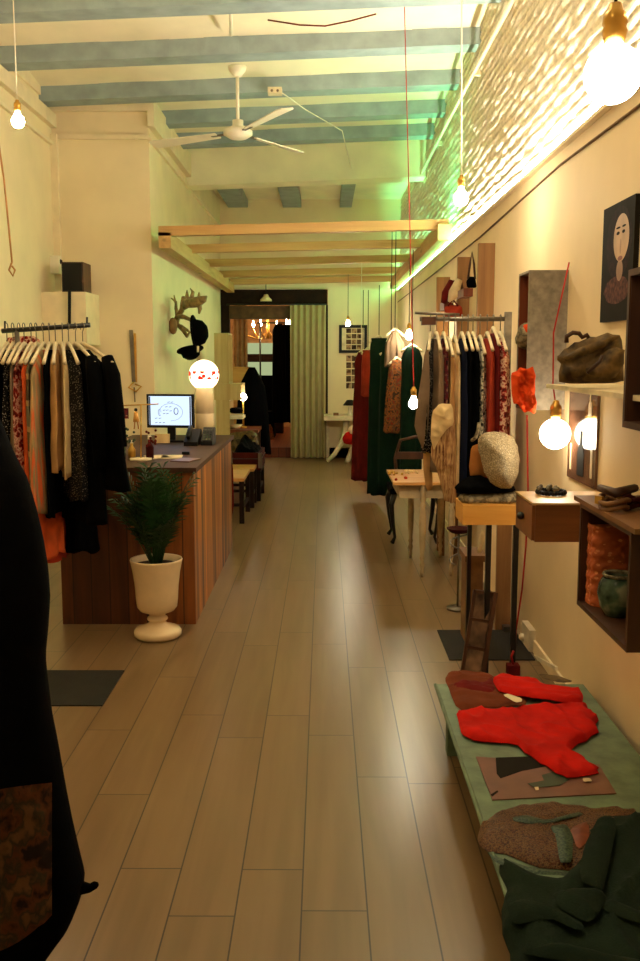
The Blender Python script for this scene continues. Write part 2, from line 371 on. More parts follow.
# ledge and led strip
struct(MB().box(XR-.03,XR+.05,2.0,15,2.585,2.603),'trim_28','trimw')
struct(MB().box(XR-.012,XR,-1.3,5.35,0,.07).box(XR-.012,XR,6.5,15,0,.07),'baseboard_right','trimw')
struct(MB().box(XL,XL+.012,-1.3,YB,0,.08),'baseboard_left','trimw')
led=thing('led_strip','glowing LED strip lying on the ledge under the white brick wall','light strip',(XR,2.1,2.603))
MB().box(XR-.02,XR+.025,2.1,8.4,2.603,2.618).build('white_section','led',led)
MB().box(XR-.02,XR+.025,8.4,14.9,2.603,2.618).build('green_section','ledfar',led)
gm=thing('green_light_bar','green LED bar on top of the pergola by the brick wall','light bar',(.98,8.95,2.8))
MB().box(.78,1.02,8.90,8.99,2.79,2.80).build('housing','plug',gm); MB().box(.79,1.01,8.91,8.98,2.80,2.815).build('diffuser','ledgreen',gm)
tl(MB().tube([aX(700,60,XR-.006),aX(560,165,XR-.006),aX(480,237,XR-.006),aX(430,277,XR-.006),aX(385,312,XR-.006)],.006,6),'conduit','taupe','thin dark conduit line running along the right wall below the LED ledge','conduit')
tl(MB().tube([(1.13,6.0,3.72),(1.13,7.6,3.72),(1.13,9.5,3.72),(1.13,11.55,3.70)],.016,8).box(1.13,1.19,7.5,7.54,3.70,3.74).box(1.13,1.19,9.9,9.94,3.70,3.74),'water_pipe','trimw','white pipe fixed high along the top of the brick wall','pipe')
# pergola
yf_=aZ(300,232.5,2.70).y
pg=thing('pergola','raw pine pergola frame hung over the middle of the shop','pergola',(0,8.8,2.6))
MB().box(-1.49,-1.38,aZ(300,232.5,2.70).y,14.85,2.565,2.703).build('side_beam','pineY',pg)
MB().box(1.01,1.13,8.65,14.85,2.62,2.76).build('side_beam','pineY',pg)
for py in (232.5,250,264,275,283):
    y=aZ(300,py,2.70).y; MB().box(-1.49 if y<9.5 else XS+.001,1.12,y-.0,y+.09,2.705,2.79,SL*.6).build('cross_beam','pine',pg)
#@@LIGHTS
def pendant(bulb,top,label,kind='plain',cordmat='white',mat='bulb',group=None,r=.03,mid=None):
    b=Vector(bulb); t=Vector(top)
    o=thing('pendant_lamp',label,'lamp',t,group)
    neck=b+Vector((0,0,r*(1.6 if kind=='plain' else 1.02))); q_=1 if kind=='plain' else 1.3 if r>.06 else 1.15
    pts=[t]+([Vector(m) for m in mid] if mid else [])+[neck+Vector((0,0,.055))]
    MB().tube(pts,.0035,6).build('cord',cordmat,o)
    MB().lathe([(0,.065*q_),(.010*q_,.062*q_),(.013*q_,.05*q_),(.019*q_,.045*q_),(.021*q_,.03*q_),(.018*q_,.026*q_),(.021*q_,.018*q_),(.016*q_,.0),(.0,0)],neck,16).build('socket','brass',o)
    m=MB()
    if kind=='plain': m.lathe([(.013,r*1.65),(.015,r*1.2),(r*.75,r*.8),(r*.97,r*.3),(r,0),(r*.9,-r*.45),(r*.6,-r*.8),(0,-r)],b,16)
    else: m.ball(b,r,n=24); m.lathe([(.018,r*1.1),(.02,r*.9)],b,14)
    m.build('bulb',mat,o); return o
def ceil(x,y): return 3.99+SL*x
def pl(px,py,Y,label,topx=None,**k):
    b=aY(px,py,Y); tx=b.x if topx is None else topx; ty=k.pop('topy',Y)
    tz=2.985 if ty>15 else ceil(tx,ty)+.01
    if ty>11.7: tz=3.97
    tz=k.pop('topz',tz)
    return pendant(b,(tx,ty,tz),label,**k)
pl(18,122,5.6,'clear bulb on a white cord at the left, above the clothes rail',r=.036)
pl(461,199,5.2,'bare bulb on a white cord in front of the brick wall',topx=.70,r=.038)
pl(613,74,2.15,'large glowing globe bulb with brass socket, top right',kind='globe',cordmat='black',mat='bulbbig',r=.062)
pl(413.5,404,6.3,'brightest bare bulb on a long red cord, beside the clothes rail',topx=.55,topy=6.9,cordmat='redcable',r=.032)
pl(409,336,yf_+.05,'bare bulb hanging just in front of the hung dresses',topz=2.74,cordmat='black',r=.036)
pl(348,324,aZ(300,275,2.70).y+.05,'bare bulb hanging in front of the framed pictures',topz=2.74,cordmat='black',mat='bulbfar',r=.032)
pl(361,391,aZ(300,264,2.70).y+.05,'small low bulb beside the green dress, over the far table',topz=2.74,cordmat='white',mat='bulbfar',r=.036)
pendant(aY(555,434,4.34),(1.12,4.44,aX(569,267,XR).z+.01),'globe bulb on a red cord over the small drawer box','globe','redcable','bulbbig',r=.07,mid=[aY(553.5,333,4.40),aY(553.5,345,4.40),aY(553,385,4.34)])
tl(MB().tube([aY(-3,130,5.4),aY(4,180,5.4),aY(9,230,5.4),aY(12,262,5.4)],.006,6).tube([aY(12,262,5.4),aY(9,270,5.4),aY(13,276,5.4),aY(15,270,5.4),aY(12,266,5.4)],.006,6),'power_cable','bluechair','amber cord with a knotted hook hanging by the left wall','cord')
# unseen shop-front lamps above the view, set high to light the near ceiling
def lamp(x,y,z,p,r=.12,c=WARM):
    l=bpy.data.lights.new('lamp','POINT'); l.energy=p; l.color=c; l.shadow_soft_size=r
    o=bpy.data.objects.new('shop_front_lamp',l); o.location=(x,y,z); C.objects.link(o)
    o['label']='warm unseen lamp of the shop front above the view'; o['category']='lamp'; o['group']='shop front lamps'; return o
lamp(-.9,.6,3.68,20); lamp(-.2,3.2,3.72,26)
#@@FAN
fx,fy=-0.712,8.15; fz=3.426
fn=thing('ceiling_fan','white three-bladed ceiling fan hanging from a joist','fan',(fx,fy,fz))
MB().lathe([(0,.0),(.03,0),(.07,.05),(.075,.08),(0,.085)],(fx,fy,3.87)).build('canopy','white',fn)
MB().tube([(fx,fy,3.9),(fx,fy,fz+.08)],.014,10).build('rod','white',fn)
MB().lathe([(0,-.05),(.07,-.045),(.12,-.015),(.12,.015),(.07,.04),(.045,.06),(.045,.10),(0,.105)],(fx,fy,fz)).build('motor','white',fn)
for a in (151,-61,57):
    a=math.radians(a); d=Vector((math.cos(a),math.sin(a),0)); s=Vector((-d.y,d.x,0)); q=MB()
    c=Vector((fx,fy,fz)); sc=(s*math.cos(.2)+Vector((0,0,1))*math.sin(.2)); n=d.cross(sc)
    q.prism([(.2,-.045),(.86,-.075),(.90,-.05),(.90,.05),(.86,.075),(.2,.045)],c-n*.004,d,sc,n,.008)
    bl=q.build('blade','white',fn); MB().bar(c+d*.1,c+d*.26,.03,.012).build('bracket','steel',bl)
# small ceiling things
jb=aZ(275,86,3.9); o=thing('junction_box','small square junction box on a ceiling joist','socket',(jb.x,jb.y,3.86))
MB().box(jb.x-.06,jb.x+.06,jb.y-.05,jb.y+.05,3.83,3.88).build('box','cream',o); MB().ball((jb.x-.025,jb.y-.05,3.85),.012,n=8).ball((jb.x+.025,jb.y-.05,3.85),.012,n=8).build('hole','taupe',o)
tl(MB().tube([(jb.x+.05,jb.y,3.85),(jb.x+.25,jb.y+.5,3.83),(jb.x+.6,jb.y+1.2,3.8),(jb.x+.75,jb.y+3.0,3.74)],.005,6),'ceiling_cable','white','thin white cable strung from the junction box towards the cross beam','cable')
tl(MB().tube([aZ(268,20,4.03),aZ(300,25,3.93),aZ(325,26,3.93),aZ(350,21,3.95),aZ(376,14,4.045)],.006,6),'loose_cable','rust','short reddish cable sagging along the nearest ceiling bay','cable')
tl(MB().tube([aZ(230,0,3.9),aZ(231,20,3.9),aZ(231,35,3.95)],.012,8),'pipe_stub','white','short white pipe stub on the ceiling above the fan','pipe')
#@@COUNTER
ct=thing('shop_counter','reclaimed wood shop counter clad in dark vertical boards','counter',(-1.17,5.55,0))
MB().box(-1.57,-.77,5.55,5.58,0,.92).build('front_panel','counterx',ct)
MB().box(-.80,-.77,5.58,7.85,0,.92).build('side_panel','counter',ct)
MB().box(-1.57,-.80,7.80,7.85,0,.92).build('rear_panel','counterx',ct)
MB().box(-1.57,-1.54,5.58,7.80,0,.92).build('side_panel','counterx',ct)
MB().box(-1.59,-.75,5.53,7.87,.92,.95).build('worktop','countertop',ct)
# planter
pc=(-.955,5.30,0)
pp=thing('potted_palm','small palm in a white goblet-shaped urn before the counter','plant',pc)
ur=MB().lathe([(0,0),(.120,0),(.134,.012),(.136,.035),(.125,.05),(.07,.07),(.047,.085),(.046,.092),(.056,.1),(.060,.108),(.056,.117),(.045,.125),(.048,.138),(.098,.158),(.114,.18),(.119,.22),(.124,.30),(.134,.38),(.146,.44),(.149,.452),(.146,.458),(.138,.455),(.130,.42),(.126,.40),(0,.40)],pc,40).build('urn','ceramic',pp)
MB().lathe([(0,.425),(.06,.43),(.128,.422)],pc,24).build('soil','soil',pp)
fo=MB(); st=MB(); rnd=random.Random(3)
for i in range(58):
    a=rnd.uniform(0,2*math.pi); el=rnd.uniform(.03,.5)*(.4+.6*rnd.random()); L=rnd.uniform(.30,.60)
    d=Vector((math.cos(a),math.sin(a)*(.55 if math.sin(a)>0 else .8),0)); p0=Vector(pc)+Vector((d.x*.03,d.y*.03,.43)); pts=[]
    for k in range(8):
        t=k/7; pts.append(p0+d*(L*math.sin(el)*t*(1+.9*t*t*el))+Vector((0,0,L*math.cos(el)*t-.14*L*t**3*(.5+el))))
    st.tube(pts,[.004-.0004*k for k in range(8)],5)
    for k in range(2,8):
        for sgn in (-1,1):
            for h in (0,.5):
                if k+h>7: continue
                q=pts[k] if h==0 else (pts[k]+pts[k+1])/2
                t=(pts[min(k+1,7)]-pts[k-1]).normalized(); s=t.cross(Vector((0,0,1))).normalized()*sgn
                ll=.13*(1-.45*abs((k+h)-4)/4)*rnd.uniform(.8,1.15)
                dr=(t*.85+s*.75+Vector((0,0,-.12))).normalized(); up=dr.cross(t).normalized(); wv=dr.cross(up).normalized()*.008
                m_=q+dr*ll*.45+Vector((0,0,.004)); e=q+dr*ll+Vector((0,0,-.022))
                fo.add([q,m_+wv,e,m_-wv],[(0,1,2,3)],True)
fo.build('foliage','leaf',pp); st.build('stems','leaf',pp)
# monitor
mo=thing('computer_monitor','flat computer monitor with a lit screen on the counter','monitor',(-1.12,7.25,.95))
a=aY(147,394,7.25); b=aY(194.5,428,7.19); 
def quad_frame(): pass
Rm=Matrix.Rotation(-.12,3,'Z'); cm=Vector(((a.x+b.x)/2,7.22,(a.z+b.z)/2)); Wm,Hm=(b.x-a.x),(a.z-b.z)
MB().obox(cm,(Wm,.03,Hm),Rm).build('case','black',mo)
MB().obox(cm+Rm@Vector((0,-.017,.003)),(Wm*.90,.004,Hm*.86),Rm).build('screen','screen',mo)
sc=MB()
def scr(x,z): return cm+Rm@Vector((x*Wm,-.021,z*Hm))
sc.tube([scr(-.22+.03*math.cos(t/10*6.3),-.04+.1*math.sin(t/10*6.3)) for t in range(9)],.0016,4)
sc.tube([scr(.02+.25*math.cos(t/14*5.2-1.6),-.03+.26*math.sin(t/14*5.2-1.6)) for t in range(15)],.0014,4)
sc.tube([scr(.13+.045*math.cos(t/10*6.3),.0+.1*math.sin(t/10*6.3)) for t in range(11)],.003,4)
for x,z in ((-.15,.02),(-.08,.02),(-.15,-.08),(-.08,-.08),(-.01,.0),(-.32,-.22),(-.24,-.22),(-.32,-.35),(-.24,-.35),(-.16,-.35),(-.05,.26),(.02,.26),(-.1,.12),(-.02,.12)):
    sc.tube([scr(x,z),scr(x+.05,z+.015)],.0028,4)
k=sc.build('drawing','blueprint',mo)
MB().obox(cm+Rm@Vector((-.43*Wm,-.0195,0)),(.03*Wm,.003,Hm*.86),Rm).obox(cm+Rm@Vector((.43*Wm,-.0195,0)),(.03*Wm,.003,Hm*.86),Rm).build('side_bar','blueprint',mo)
MB().box(cm.x-.03,cm.x+.03,7.23,7.27,.96,cm.z).box(cm.x-.10,cm.x+.10,7.18,7.36,.95,.965).build('stand','black',mo)
k=MB().obox((cm.x-.05,7.12,.985),(.11,.012,.07),Matrix.Rotation(-.2,3,'X')).build('card_holder','lightwood'); tag(k,'small pale wooden card holder standing under the monitor','card holder')
# till / phone
tp=thing('card_terminal','dark keypad phone with raised base right of the monitor','phone',(-.93,7.0,.95))
MB().prism([(0,0),(.26,0),(.26,.03),(.05,.11),(0,.10)],(-1.02,7.14,.95),(0,-1,0),(0,0,1),(1,0,0),.10).build('base','black',tp)
MB().prism([(0,0),(.24,0),(.24,.03),(.05,.12),(0,.11)],(-.905,7.18,.95),(0,-1,0),(0,0,1),(1,0,0),.085).build('base','black',tp)
kp=MB()
for i in range(3):
    for j in range(5): kp.obox((-.885+i*.022,7.10-j*.034,1.045-j*.0135),(.014,.02,.012),Matrix.Rotation(-.4,3,'X'))
kp.build('keypad','greenglass',tp)
MB().tube([(-1.0,7.12,1.07),(-.995,7.02,1.055),(-.99,6.92,1.01)],.018,8).build('handset','black',tp)
# globe lamp on a white column
gl=thing('globe_table_lamp','glowing globe lamp with red flower band on a white drum','lamp',(-.93,7.45,.95))
gx=aY(204,375,7.45); MB().lathe([(0,0),(.075,0),(.075,.20),(.07,.205),(.075,.21),(.075,.30),(.065,gx.z-.95-.09),(0,gx.z-.95-.09)],(gx.x,7.45,.95),24).build('drum','ceramic',gl)
m,nt,b=base('patterned_globe',(255,240,210)); b.inputs['Emission Strength'].default_value=2.6
tc=nd(nt,'ShaderNodeTexCoord'); sp=nd(nt,'ShaderNodeSeparateXYZ'); nt.links.new(tc.outputs['Object'],sp.inputs[0])
v_=nd(nt,'ShaderNodeTexVoronoi',i_Scale=24); nt.links.new(tc.outputs['Object'],v_.inputs['Vector'])
r1=ramp(nt,v_.outputs['Distance'],[(0,(205,22,8)),(.46,(205,22,8)),(.52,(255,236,205))])
zb=gx.z-.95; 
def mth(op,a,b_):
    n=nd(nt,'ShaderNodeMath',operation=op); nt.links.new(a,n.inputs[0]); n.inputs[1].default_value=b_; return n.outputs[0]
band=mth('LESS_THAN',mth('ABSOLUTE',mth('SUBTRACT',sp.outputs[2],zb),0),.032)
mx=nd(nt,'ShaderNodeMixRGB'); nt.links.new(band,mx.inputs[0]); mx.inputs[1].default_value=lin((255,232,196)); nt.links.new(r1,mx.inputs[2])
nt.links.new(mx.outputs[0],b.inputs['Emission Color']); nt.links.new(mx.outputs[0],b.inputs['Base Color'])
MB().ball(gx,.118,n=28).build('globe',m,gl)
# papers and small things on the counter
for i,(px,py,an,mt_,lb) in enumerate(((172,457,.1,'paper','white leaflet stack at the front of the counter'),(186,460,-.3,'printmat','brown printed card beside the leaflets on the counter'),(158,457,.5,'paper','loose white slip at the counter corner by the palm'))):
    c=aZ(px,py,.953); tl(MB().obox((c.x,c.y,.954),(.13,.19,.006),Matrix.Rotation(an,3,'Z')),'leaflet',mt_,lb,'paper')
c=aZ(186,453,.96); tl(MB().obox((c.x,c.y,.96),(.05,.03,.02)),'stapler','black','tiny black clip lying on the counter before the monitor','clip')
js=thing('jewellery_stand','brass T-bar jewellery stand with a hanging doll charm','jewellery stand',aY(141,452,5.95))
jb_=aY(141,462,5.95); jb_.z=.95; top=aY(141,404,5.95)
MB().tube([jb_,top],.005,6).tube([top+Vector((-.13,0,-.01)),top+Vector((.11,0,0))],.004,6).build('stand','brass',js)
MB().lathe([(0,0),(.07,0),(.07,.012),(0,.015)],jb_,16).build('base','paper',js)
def figure(px,py,Y,lab,cloth,s=1):
    c=aY(px,py,Y); o=thing('charm_doll',lab,'doll',c)
    MB().ball(c+Vector((0,0,.045*s)),.012*s,n=8).build('hair','black',o)
    MB().lathe([(0,.035*s),(.012*s,.03*s),(.016*s,.0),(.02*s,-.03*s),(0,-.03*s)],c,8).build('dress',cloth,o)
    MB().tube([c+Vector((-.008,0,-.03*s)),c+Vector((-.014,0,-.075*s))],.004,5).build('leg','tansuede',o)
    MB().tube([c+Vector((.008,0,-.03*s)),c+Vector((.014,0,-.075*s))],.004,5).build('leg','tansuede',o)
    return o
figure(136,417,5.93,'yellow-dressed doll charm hanging from the jewellery stand','goldpine')
for i,(px,py,mt_,lb) in enumerate(((125,413,'floral2','small dark portrait earring card left of the doll charm'),(130,436,'bead','green and brown bead cluster low on the jewellery stand'),(151,437,'burgundy','dark red bead cluster right of the stand pole'))):
    c=aY(px,py,5.95); q=MB()
    if i==0: q.box(c.x-.022,c.x+.022,c.y-.004,c.y+.004,c.z-.035,c.z+.03)
    else:
        for k in range(14): q.ball(c+Vector((rnd.uniform(-.035,.035),rnd.uniform(-.01,.01),rnd.uniform(-.06,.05))),.009,n=6)
    tl(q,'earring_card' if i==0 else 'bead_cluster',mt_,lb,'jewellery',kind=None if i==0 else 'stuff')
for i,(px,py,h,mt_,lb) in enumerate(((122,458,.14,'greenglass','dark green bottle beside the jewellery stand'),(132,460,.12,'copper' if False else 'brass','small brass bottle in front of the stand'),(150,459,.15,'maroon','dark red bottle at the monitor end of the stand'))):
    c=aY(px,py,6.0); c.z=.95; o=thing('scent_bottle',lb,'bottle',c)
    MB().lathe([(0,0),(.024,0),(.026,h*.5),(.01,h*.7),(.01,h*.85),(0,h*.85)],c,12).build('glass',mt_,o); MB().lathe([(.012,h*.85),(.012,h),(0,h)],c,10).build('cap','plug',o)
#@@LEFT WALL
tl(MB().box(-2.49,-2.10,8.5,9.0,1.70,2.16),'wall_cabinet','trimw','plain white cupboard in the corner above the clothes rail','cupboard')
sp_=thing('loudspeaker','dark brown loudspeaker on top of the white corner cupboard','speaker',(-2.2,8.6,2.16))
MB().box(-2.31,-2.12,8.52,8.8,2.16,2.42).build('cabinet','darkwood',sp_); MB().box(-2.30,-2.13,8.512,8.52,2.17,2.41).build('grille','black',sp_)
sn=aX(55,265,-2.46); o=thing('alarm_sensor','small white alarm sensor on the left wall by the speaker','sensor',(-2.46,sn.y,sn.z))
MB().box(-2.49,-2.41,sn.y-.05,sn.y+.05,sn.z-.08,sn.z+.08).build('body','white',o); MB().ball((-2.41,sn.y,sn.z+.03),.022,n=10).build('lens','black',o)
p0=aY(131,330,8.99); p1=aY(134,382,8.99); o=thing('hanging_strap','long metal strap scale with ring hanging on the step wall','strap',(p0.x,9.0,p0.z))
MB().bar(p0,p1,.035,.012).build('strap','steel',o)
MB().bar(p0+Vector((.035,0,-.03)),p1+Vector((.02,0,0)),.02,.01).tube([p1+Vector((0,0,0)),p1+Vector((-.05,-.01,-.05)),p1+Vector((.02,-.01,-.09)),p1+Vector((.07,-.01,-.04)),p1+Vector((.01,-.01,-.02))],.009,6).build('ring','brass',o)
MB().tube([p1+Vector((0,0,-.05)),aY(135,402,8.97)],.006,6).build('cord','taupe',o)
# antlers on the rear left wall
an=thing('antler_rack','brown deer antlers mounted on the rear left wall','antlers',(XS,10.0,2.05))
def AP(px,py,Y=10.0): return aY(px,py,Y)
MB().lathe([(0,0),(.05,0),(.05,.03),(0,.03)],(0,0,0),16).build('x','antler') if False else None
pl_=AP(173,326,9.95); MB().ball(pl_,.08,(.6,.6,1.1),12).build('mount','oldboard',an)
q=MB()
q.tube([AP(175,325),AP(178,316),AP(182,310,9.9),AP(183,303,9.85),AP(184,298,9.8)],[.035,.03,.028,.03,.03],8)
q.tube([AP(178,318),AP(176,308),AP(176,302),AP(171,298)],[.026,.018,.014,.006],7).tube([AP(176,305),AP(175,300),AP(174,295)],[.014,.012,.004],6)
q.tube([AP(183,308,9.9),AP(190,305,9.7),AP(198,304,9.6)],[.03,.02,.02],7)
q.tube([AP(184,303,9.8),AP(190,303,9.7),AP(197,302,9.6),AP(204,299,9.5),AP(207,296,9.5)],[.035,.05,.055,.035,.006],8)
q.tube([AP(187,302,9.8),AP(187,294),AP(187,290)],[.03,.016,.004],7).tube([AP(191,301),AP(193,292),AP(190,288)],[.03,.018,.004],7)
q.tube([AP(199,300,9.6),AP(199,295,9.6),AP(199,292,9.6)],[.024,.014,.004],7).tube([AP(199,303,9.6),AP(200,309,9.6),AP(199,314,9.6)],[.028,.022,.008],7)
q.build('antler','antler',an)
q=MB(); q.tube([AP(178,316),AP(184,317,9.8),AP(191,320,9.7),AP(195,330,9.6)],[.03,.024,.02,.012],7)
q.tube([AP(178,325),AP(183,330,9.9),AP(187,336,9.9),AP(190,332,9.8)],[.024,.022,.02,.006],7).tube([AP(181,326),AP(187,330,9.8),AP(191,333,9.7)],[.018,.016,.006],7)
q.build('antler','antler',an)
def hat(px,py,Y,r,lab,rot,grp=None):
    c=aY(px,py,Y); o=thing('bowler_hat',lab,'hat',c)
    R=Matrix.Rotation(rot[0],3,'X')@Matrix.Rotation(rot[1],3,'Y')
    m=MB(); m.lathe([(0,r*.95),(r*.4,r*.88),(r*.75,r*.62),(r*.88,r*.2),(r*.9,0),(0,0)],(0,0,0),20); m.v=[c+R@p for p in m.v]; m.build('crown','blackwool',o)
    m=MB(); m.lathe([(r*.8,.004),(r*1.15,.0),(r*1.18,.012),(r*1.12,.018),(r*.8,.012)],(0,0,0),24,(1,1)); m.v=[c+R@p for p in m.v]; m.build('brim','oldboard' if px>195 else 'blackwool',o)
hat(194,333,9.4,.15,'black hat with brown brim hooked on the antlers',(.5,1.45))
hat(190,349,9.9,.12,'smaller black hat hanging below the antler hat',(2.9,.2))
tl(MB().obox(aY(198,349,9.3),(.02,.01,.06)),'price_tag','paper','tiny white price tag below the upper black hat','tag')
# wooden crates behind the counter on the rear left wall
def crate(px0,px1,py0,py1,Y,dp,mat_,lab,name='wooden_crate'):
    a,b=aY(px0,py0,Y),aY(px1,py1,Y); o=thing(name,lab,'crate',(a.x,Y,b.z)); t=.018
    MB().box(a.x,b.x,Y,Y+t,b.z,a.z).build('side_panel',mat_,o); MB().box(a.x,b.x,Y+dp-t,Y+dp,b.z,a.z).build('side_panel',mat_,o)
    MB().box(a.x,b.x,Y+t,Y+dp-t,a.z-t,a.z).build('top_panel',mat_,o); MB().box(a.x,b.x,Y+t,Y+dp-t,b.z,b.z+t).build('bottom_panel',mat_,o)
    MB().box(a.x,a.x+t,Y+t,Y+dp-t,b.z+t,a.z-t).build('back_panel',mat_,o); return a,b
crate(214,229,333,384,12.0,.5,'lightwood','tall pale wood crate shelf on the rear left wall')
crate(214,241,384,400,11.9,.6,'lightwood','low pale wood crate directly under the tall one')
crate(216,230,400,438,11.9,.5,'lightwood','narrow pale crate standing lowest behind the globe lamp')
q=aY(234,398,12.3)
for i,(dx,dy,dz,mt_,lb) in enumerate(((.02,0,-.16,'blackcloth','black shoe on the little shelf below the low crate'),(-.1,-3.2,.0,'x',''),)):
    if mt_=='x': continue
    c=q+Vector((dx,dy,dz)); o=thing('shoe',lb,'shoe',c)
    MB().ball(c,.07,(1.4,.7,.6),12).build('upper',mt_,o); MB().box(c.x-.1,c.x+.1,c.y-.05,c.y+.05,c.z-.06,c.z-.045).build('sole','paper',o)
tl(MB().box(q.x-.15,q.x+.13,12.1,12.5,q.z-.26,q.z-.225),'wall_shelf','plug','short white shelf holding the black shoe','shelf')
a,b=aY(233,392,13.4),aY(251,430,13.4)
tl(MB().box(a.x,b.x,13.4,13.46,b.z,a.z+.35),'tan_panel','tan','plain tan board standing behind the low round bulb','board')
# row of hangers with purses at the doorway edge
#@@DRAPE
def drape(x,y,z0,z1,hw=.2,th=.045,flare=1.1,ang=0,rip=.012,neck=.06,seed=0,slope=.11,strap=False,n=36,lv=26,wave=5,hem=0,front=0.0):
    m=MB(); R=Matrix.Rotation(ang,3,'Z'); o=Vector((x,y,0)); vs=[];fs=[]
    for i in range(lv+1):
        s=i/lv; z=z0+(z1-z0)*(s**1.15)
        k=min(1,(z0-z)/slope) if slope else 1
        w=neck+(hw-neck)*k
        w*=1+(flare-1)*max(0,s-.1)
        if not strap and .12<s<.4: w*=1-.06*math.sin((s-.12)/.28*math.pi)
        t=th*(.35+.65*min(1,s*5))*(1+.4*s)
        for j in range(n):
            a=2*math.pi*j/n; cu=math.sin(a); cn=math.cos(a)
            cu=math.copysign(abs(cu)**.8,cu)
            r=rip*(.3+s)*math.sin(wave*cu*2.2+seed*1.7+ .8*math.sin(s*3+seed))+rip*.5*noise.noise(Vector((cu*3,s*5,seed)))
            zz=z+ (hem*cu*s) + .012*math.sin(cu*7+seed)*s
            vs.append(o+R@Vector((t/2*cn+r, w*cu, 0))+Vector((0,0,zz)))
    for i in range(lv):
        for j in range(n):
            a=i*n+j;b=i*n+(j+1)%n; fs.append((a,b,b+n,a+n))
    fs.append(tuple(range(n))[::-1]); fs.append(tuple(lv*n+j for j in range(n)))
    return m.add(vs,fs,True)
def hanger(x,y,zr,ang,lab,grp,hw=.2,hide=False,mat_='cream',drop=.10):
    """hook over the rail, wooden shoulders below"""
    o=thing('clothes_hanger',lab,'hanger',(x,y,zr),grp); R=Matrix.Rotation(ang,3,'Z'); b=Vector((x,y,zr))
    pts=[b+R@Vector((0,.022*math.cos(t),.0))+Vector((0,0,.022*math.sin(t)+.004)) for t in [-.6+i*.45 for i in range(9)]]
    pts+= [b+Vector((0,0,-.02)),b+Vector((0,0,-drop+.02))]
    MB().tube(pts,.0028,6).build('hook','steel',o)
    m=MB()
    for s in (-1,1):
        P=[b+R@Vector((0,s*u*hw*1.02,0))+Vector((0,0,-drop+.02-.10*u**1.25)) for u in (0,.25,.5,.75,1)]
        m.tube(P,[.012,.0105,.0095,.009,.0105],8)
    m.build('shoulders',mat_,o); return o
def rackrow(items,Y,zr,grp,hgrp,side):
    for i,d in enumerate(items):
        px,zb,mat_,lab,cat=d[:5]; k=dict(d[5]) if len(d)>5 else {}
        x=(px-324)/F*Y; y=Y+k.pop('dy',0); ang=k.pop('ang',0); hw=k.get('hw',.2); sl=k.pop('sleeve',None); nm=k.pop('name',cat.replace(' ','_'))
        drop=k.pop('drop',.10)
        hanger(x,y,zr+.0,ang,'cream wooden hanger carrying the '+k.pop('hl'),hgrp,hw=max(.16,hw),drop=drop)
        g=drape(x,y,zr-drop-.012,zb,ang=ang,seed=i*1.3+side,**k)
        o=g.build(nm,mat_); tag(o,lab,cat,grp)
        if sl:
            R=Matrix.Rotation(ang,3,'Z')
            for s in (-1,1):
                b=Vector((x,y,0)); P=[b+R@Vector((0,s*hw*q,0))+Vector((0,0,z)) for q,z in ((.85,zr-drop-.05),(1.0,zr-drop-.14),(1.12,zr-drop-.34),(1.2,zr-drop-sl))]
                sm=MB().tube(P,[.03,.042,.04,.036],10).build('sleeve',mat_,o)
                ORG[sm.name]=Vector()
YL=5.0; zl=aY(45,328,YL).z
rk=thing('clothes_rail','dark metal clothes rail on a single post by the left wall','clothes rail',(-1.60,YL,0))
MB().tube([aY(2,331,YL),aY(90,325,YL)],.013,10).build('rail','blackmetal',rk)
MB().tube([(-1.60,YL+.0,0.02),(-1.60,YL,zl)],.013,10).tube([(-1.60,YL-.2,.015),(-1.60,YL+.2,.015)],.013,8).build('post','steel',rk)
MB().tube([aY(87,326,YL),aY(87,317,YL)],.006,6).tube([aY(5,331,YL),aY(5,321,YL)],.006,6).build('finial','blackmetal',rk)
def zz(py,Y): return aY(324,py,Y).z
LI=[(10,.62,'blackcloth','long plain black garment at the far left end of the left rail','dress',dict(hl='leftmost black dress',hw=.17,th=.035)),
(16,.80,'dots','black garment with white dotted edging, second on the left rail','dress',dict(hl='dotted-edge black dress',hw=.18,th=.03)),
(22,1.0,'taupe','taupe top squeezed between black and dark red garments','top',dict(hl='taupe top',hw=.19,th=.025)),
(27,.95,'floral','dark red and white patterned blouse on the left rail','blouse',dict(hl='dark red patterned blouse',hw=.19,th=.025,)),
(34,.86,'orange','long plain orange dress on the left rail','dress',dict(hl='orange dress',hw=.19,th=.032)),
(39,.84,'thinstripe','grey and beige striped garment next to the orange dress','dress',dict(hl='grey striped dress',hw=.20,th=.03)),
(46,.80,'plaid','orange and grey colour-block striped dress, wide on the left rail','dress',dict(hl='colour-block striped dress',hw=.21,th=.05,flare=1.25)),
(52,.78,'blackcloth','black top between the striped dress and tan garment','top',dict(hl='black top in the middle',hw=.2,th=.035,ang=.12)),
(58,1.02,'beige','tan knit cardigan in the middle of the left rail','cardigan',dict(hl='tan cardigan',hw=.2,th=.04,ang=.2)),
(65,.98,'creamcloth','cream blouse edge beside the black dotted dress','blouse',dict(hl='cream blouse',hw=.2,th=.025,ang=.3)),
(71,.86,'dots2','black dress with tiny pale dots on the left rail','dress',dict(hl='fine-dotted black dress',hw=.22,th=.06,flare=1.25,ang=.45)),
(78,.74,'blackwool','black wool jacket second from the right of the left rail','jacket',dict(hl='black wool jacket',hw=.24,th=.07,flare=1.3,ang=.62,sleeve=.60)),
(85,.93,'blackwool','wide black flared coat at the right end of the left rail','coat',dict(hl='flared black coat',hw=.27,th=.08,flare=1.6,ang=.78,sleeve=.50)),]
rackrow(LI,YL,zl,'garments on the left clothes rail','hangers on the left clothes rail',1)
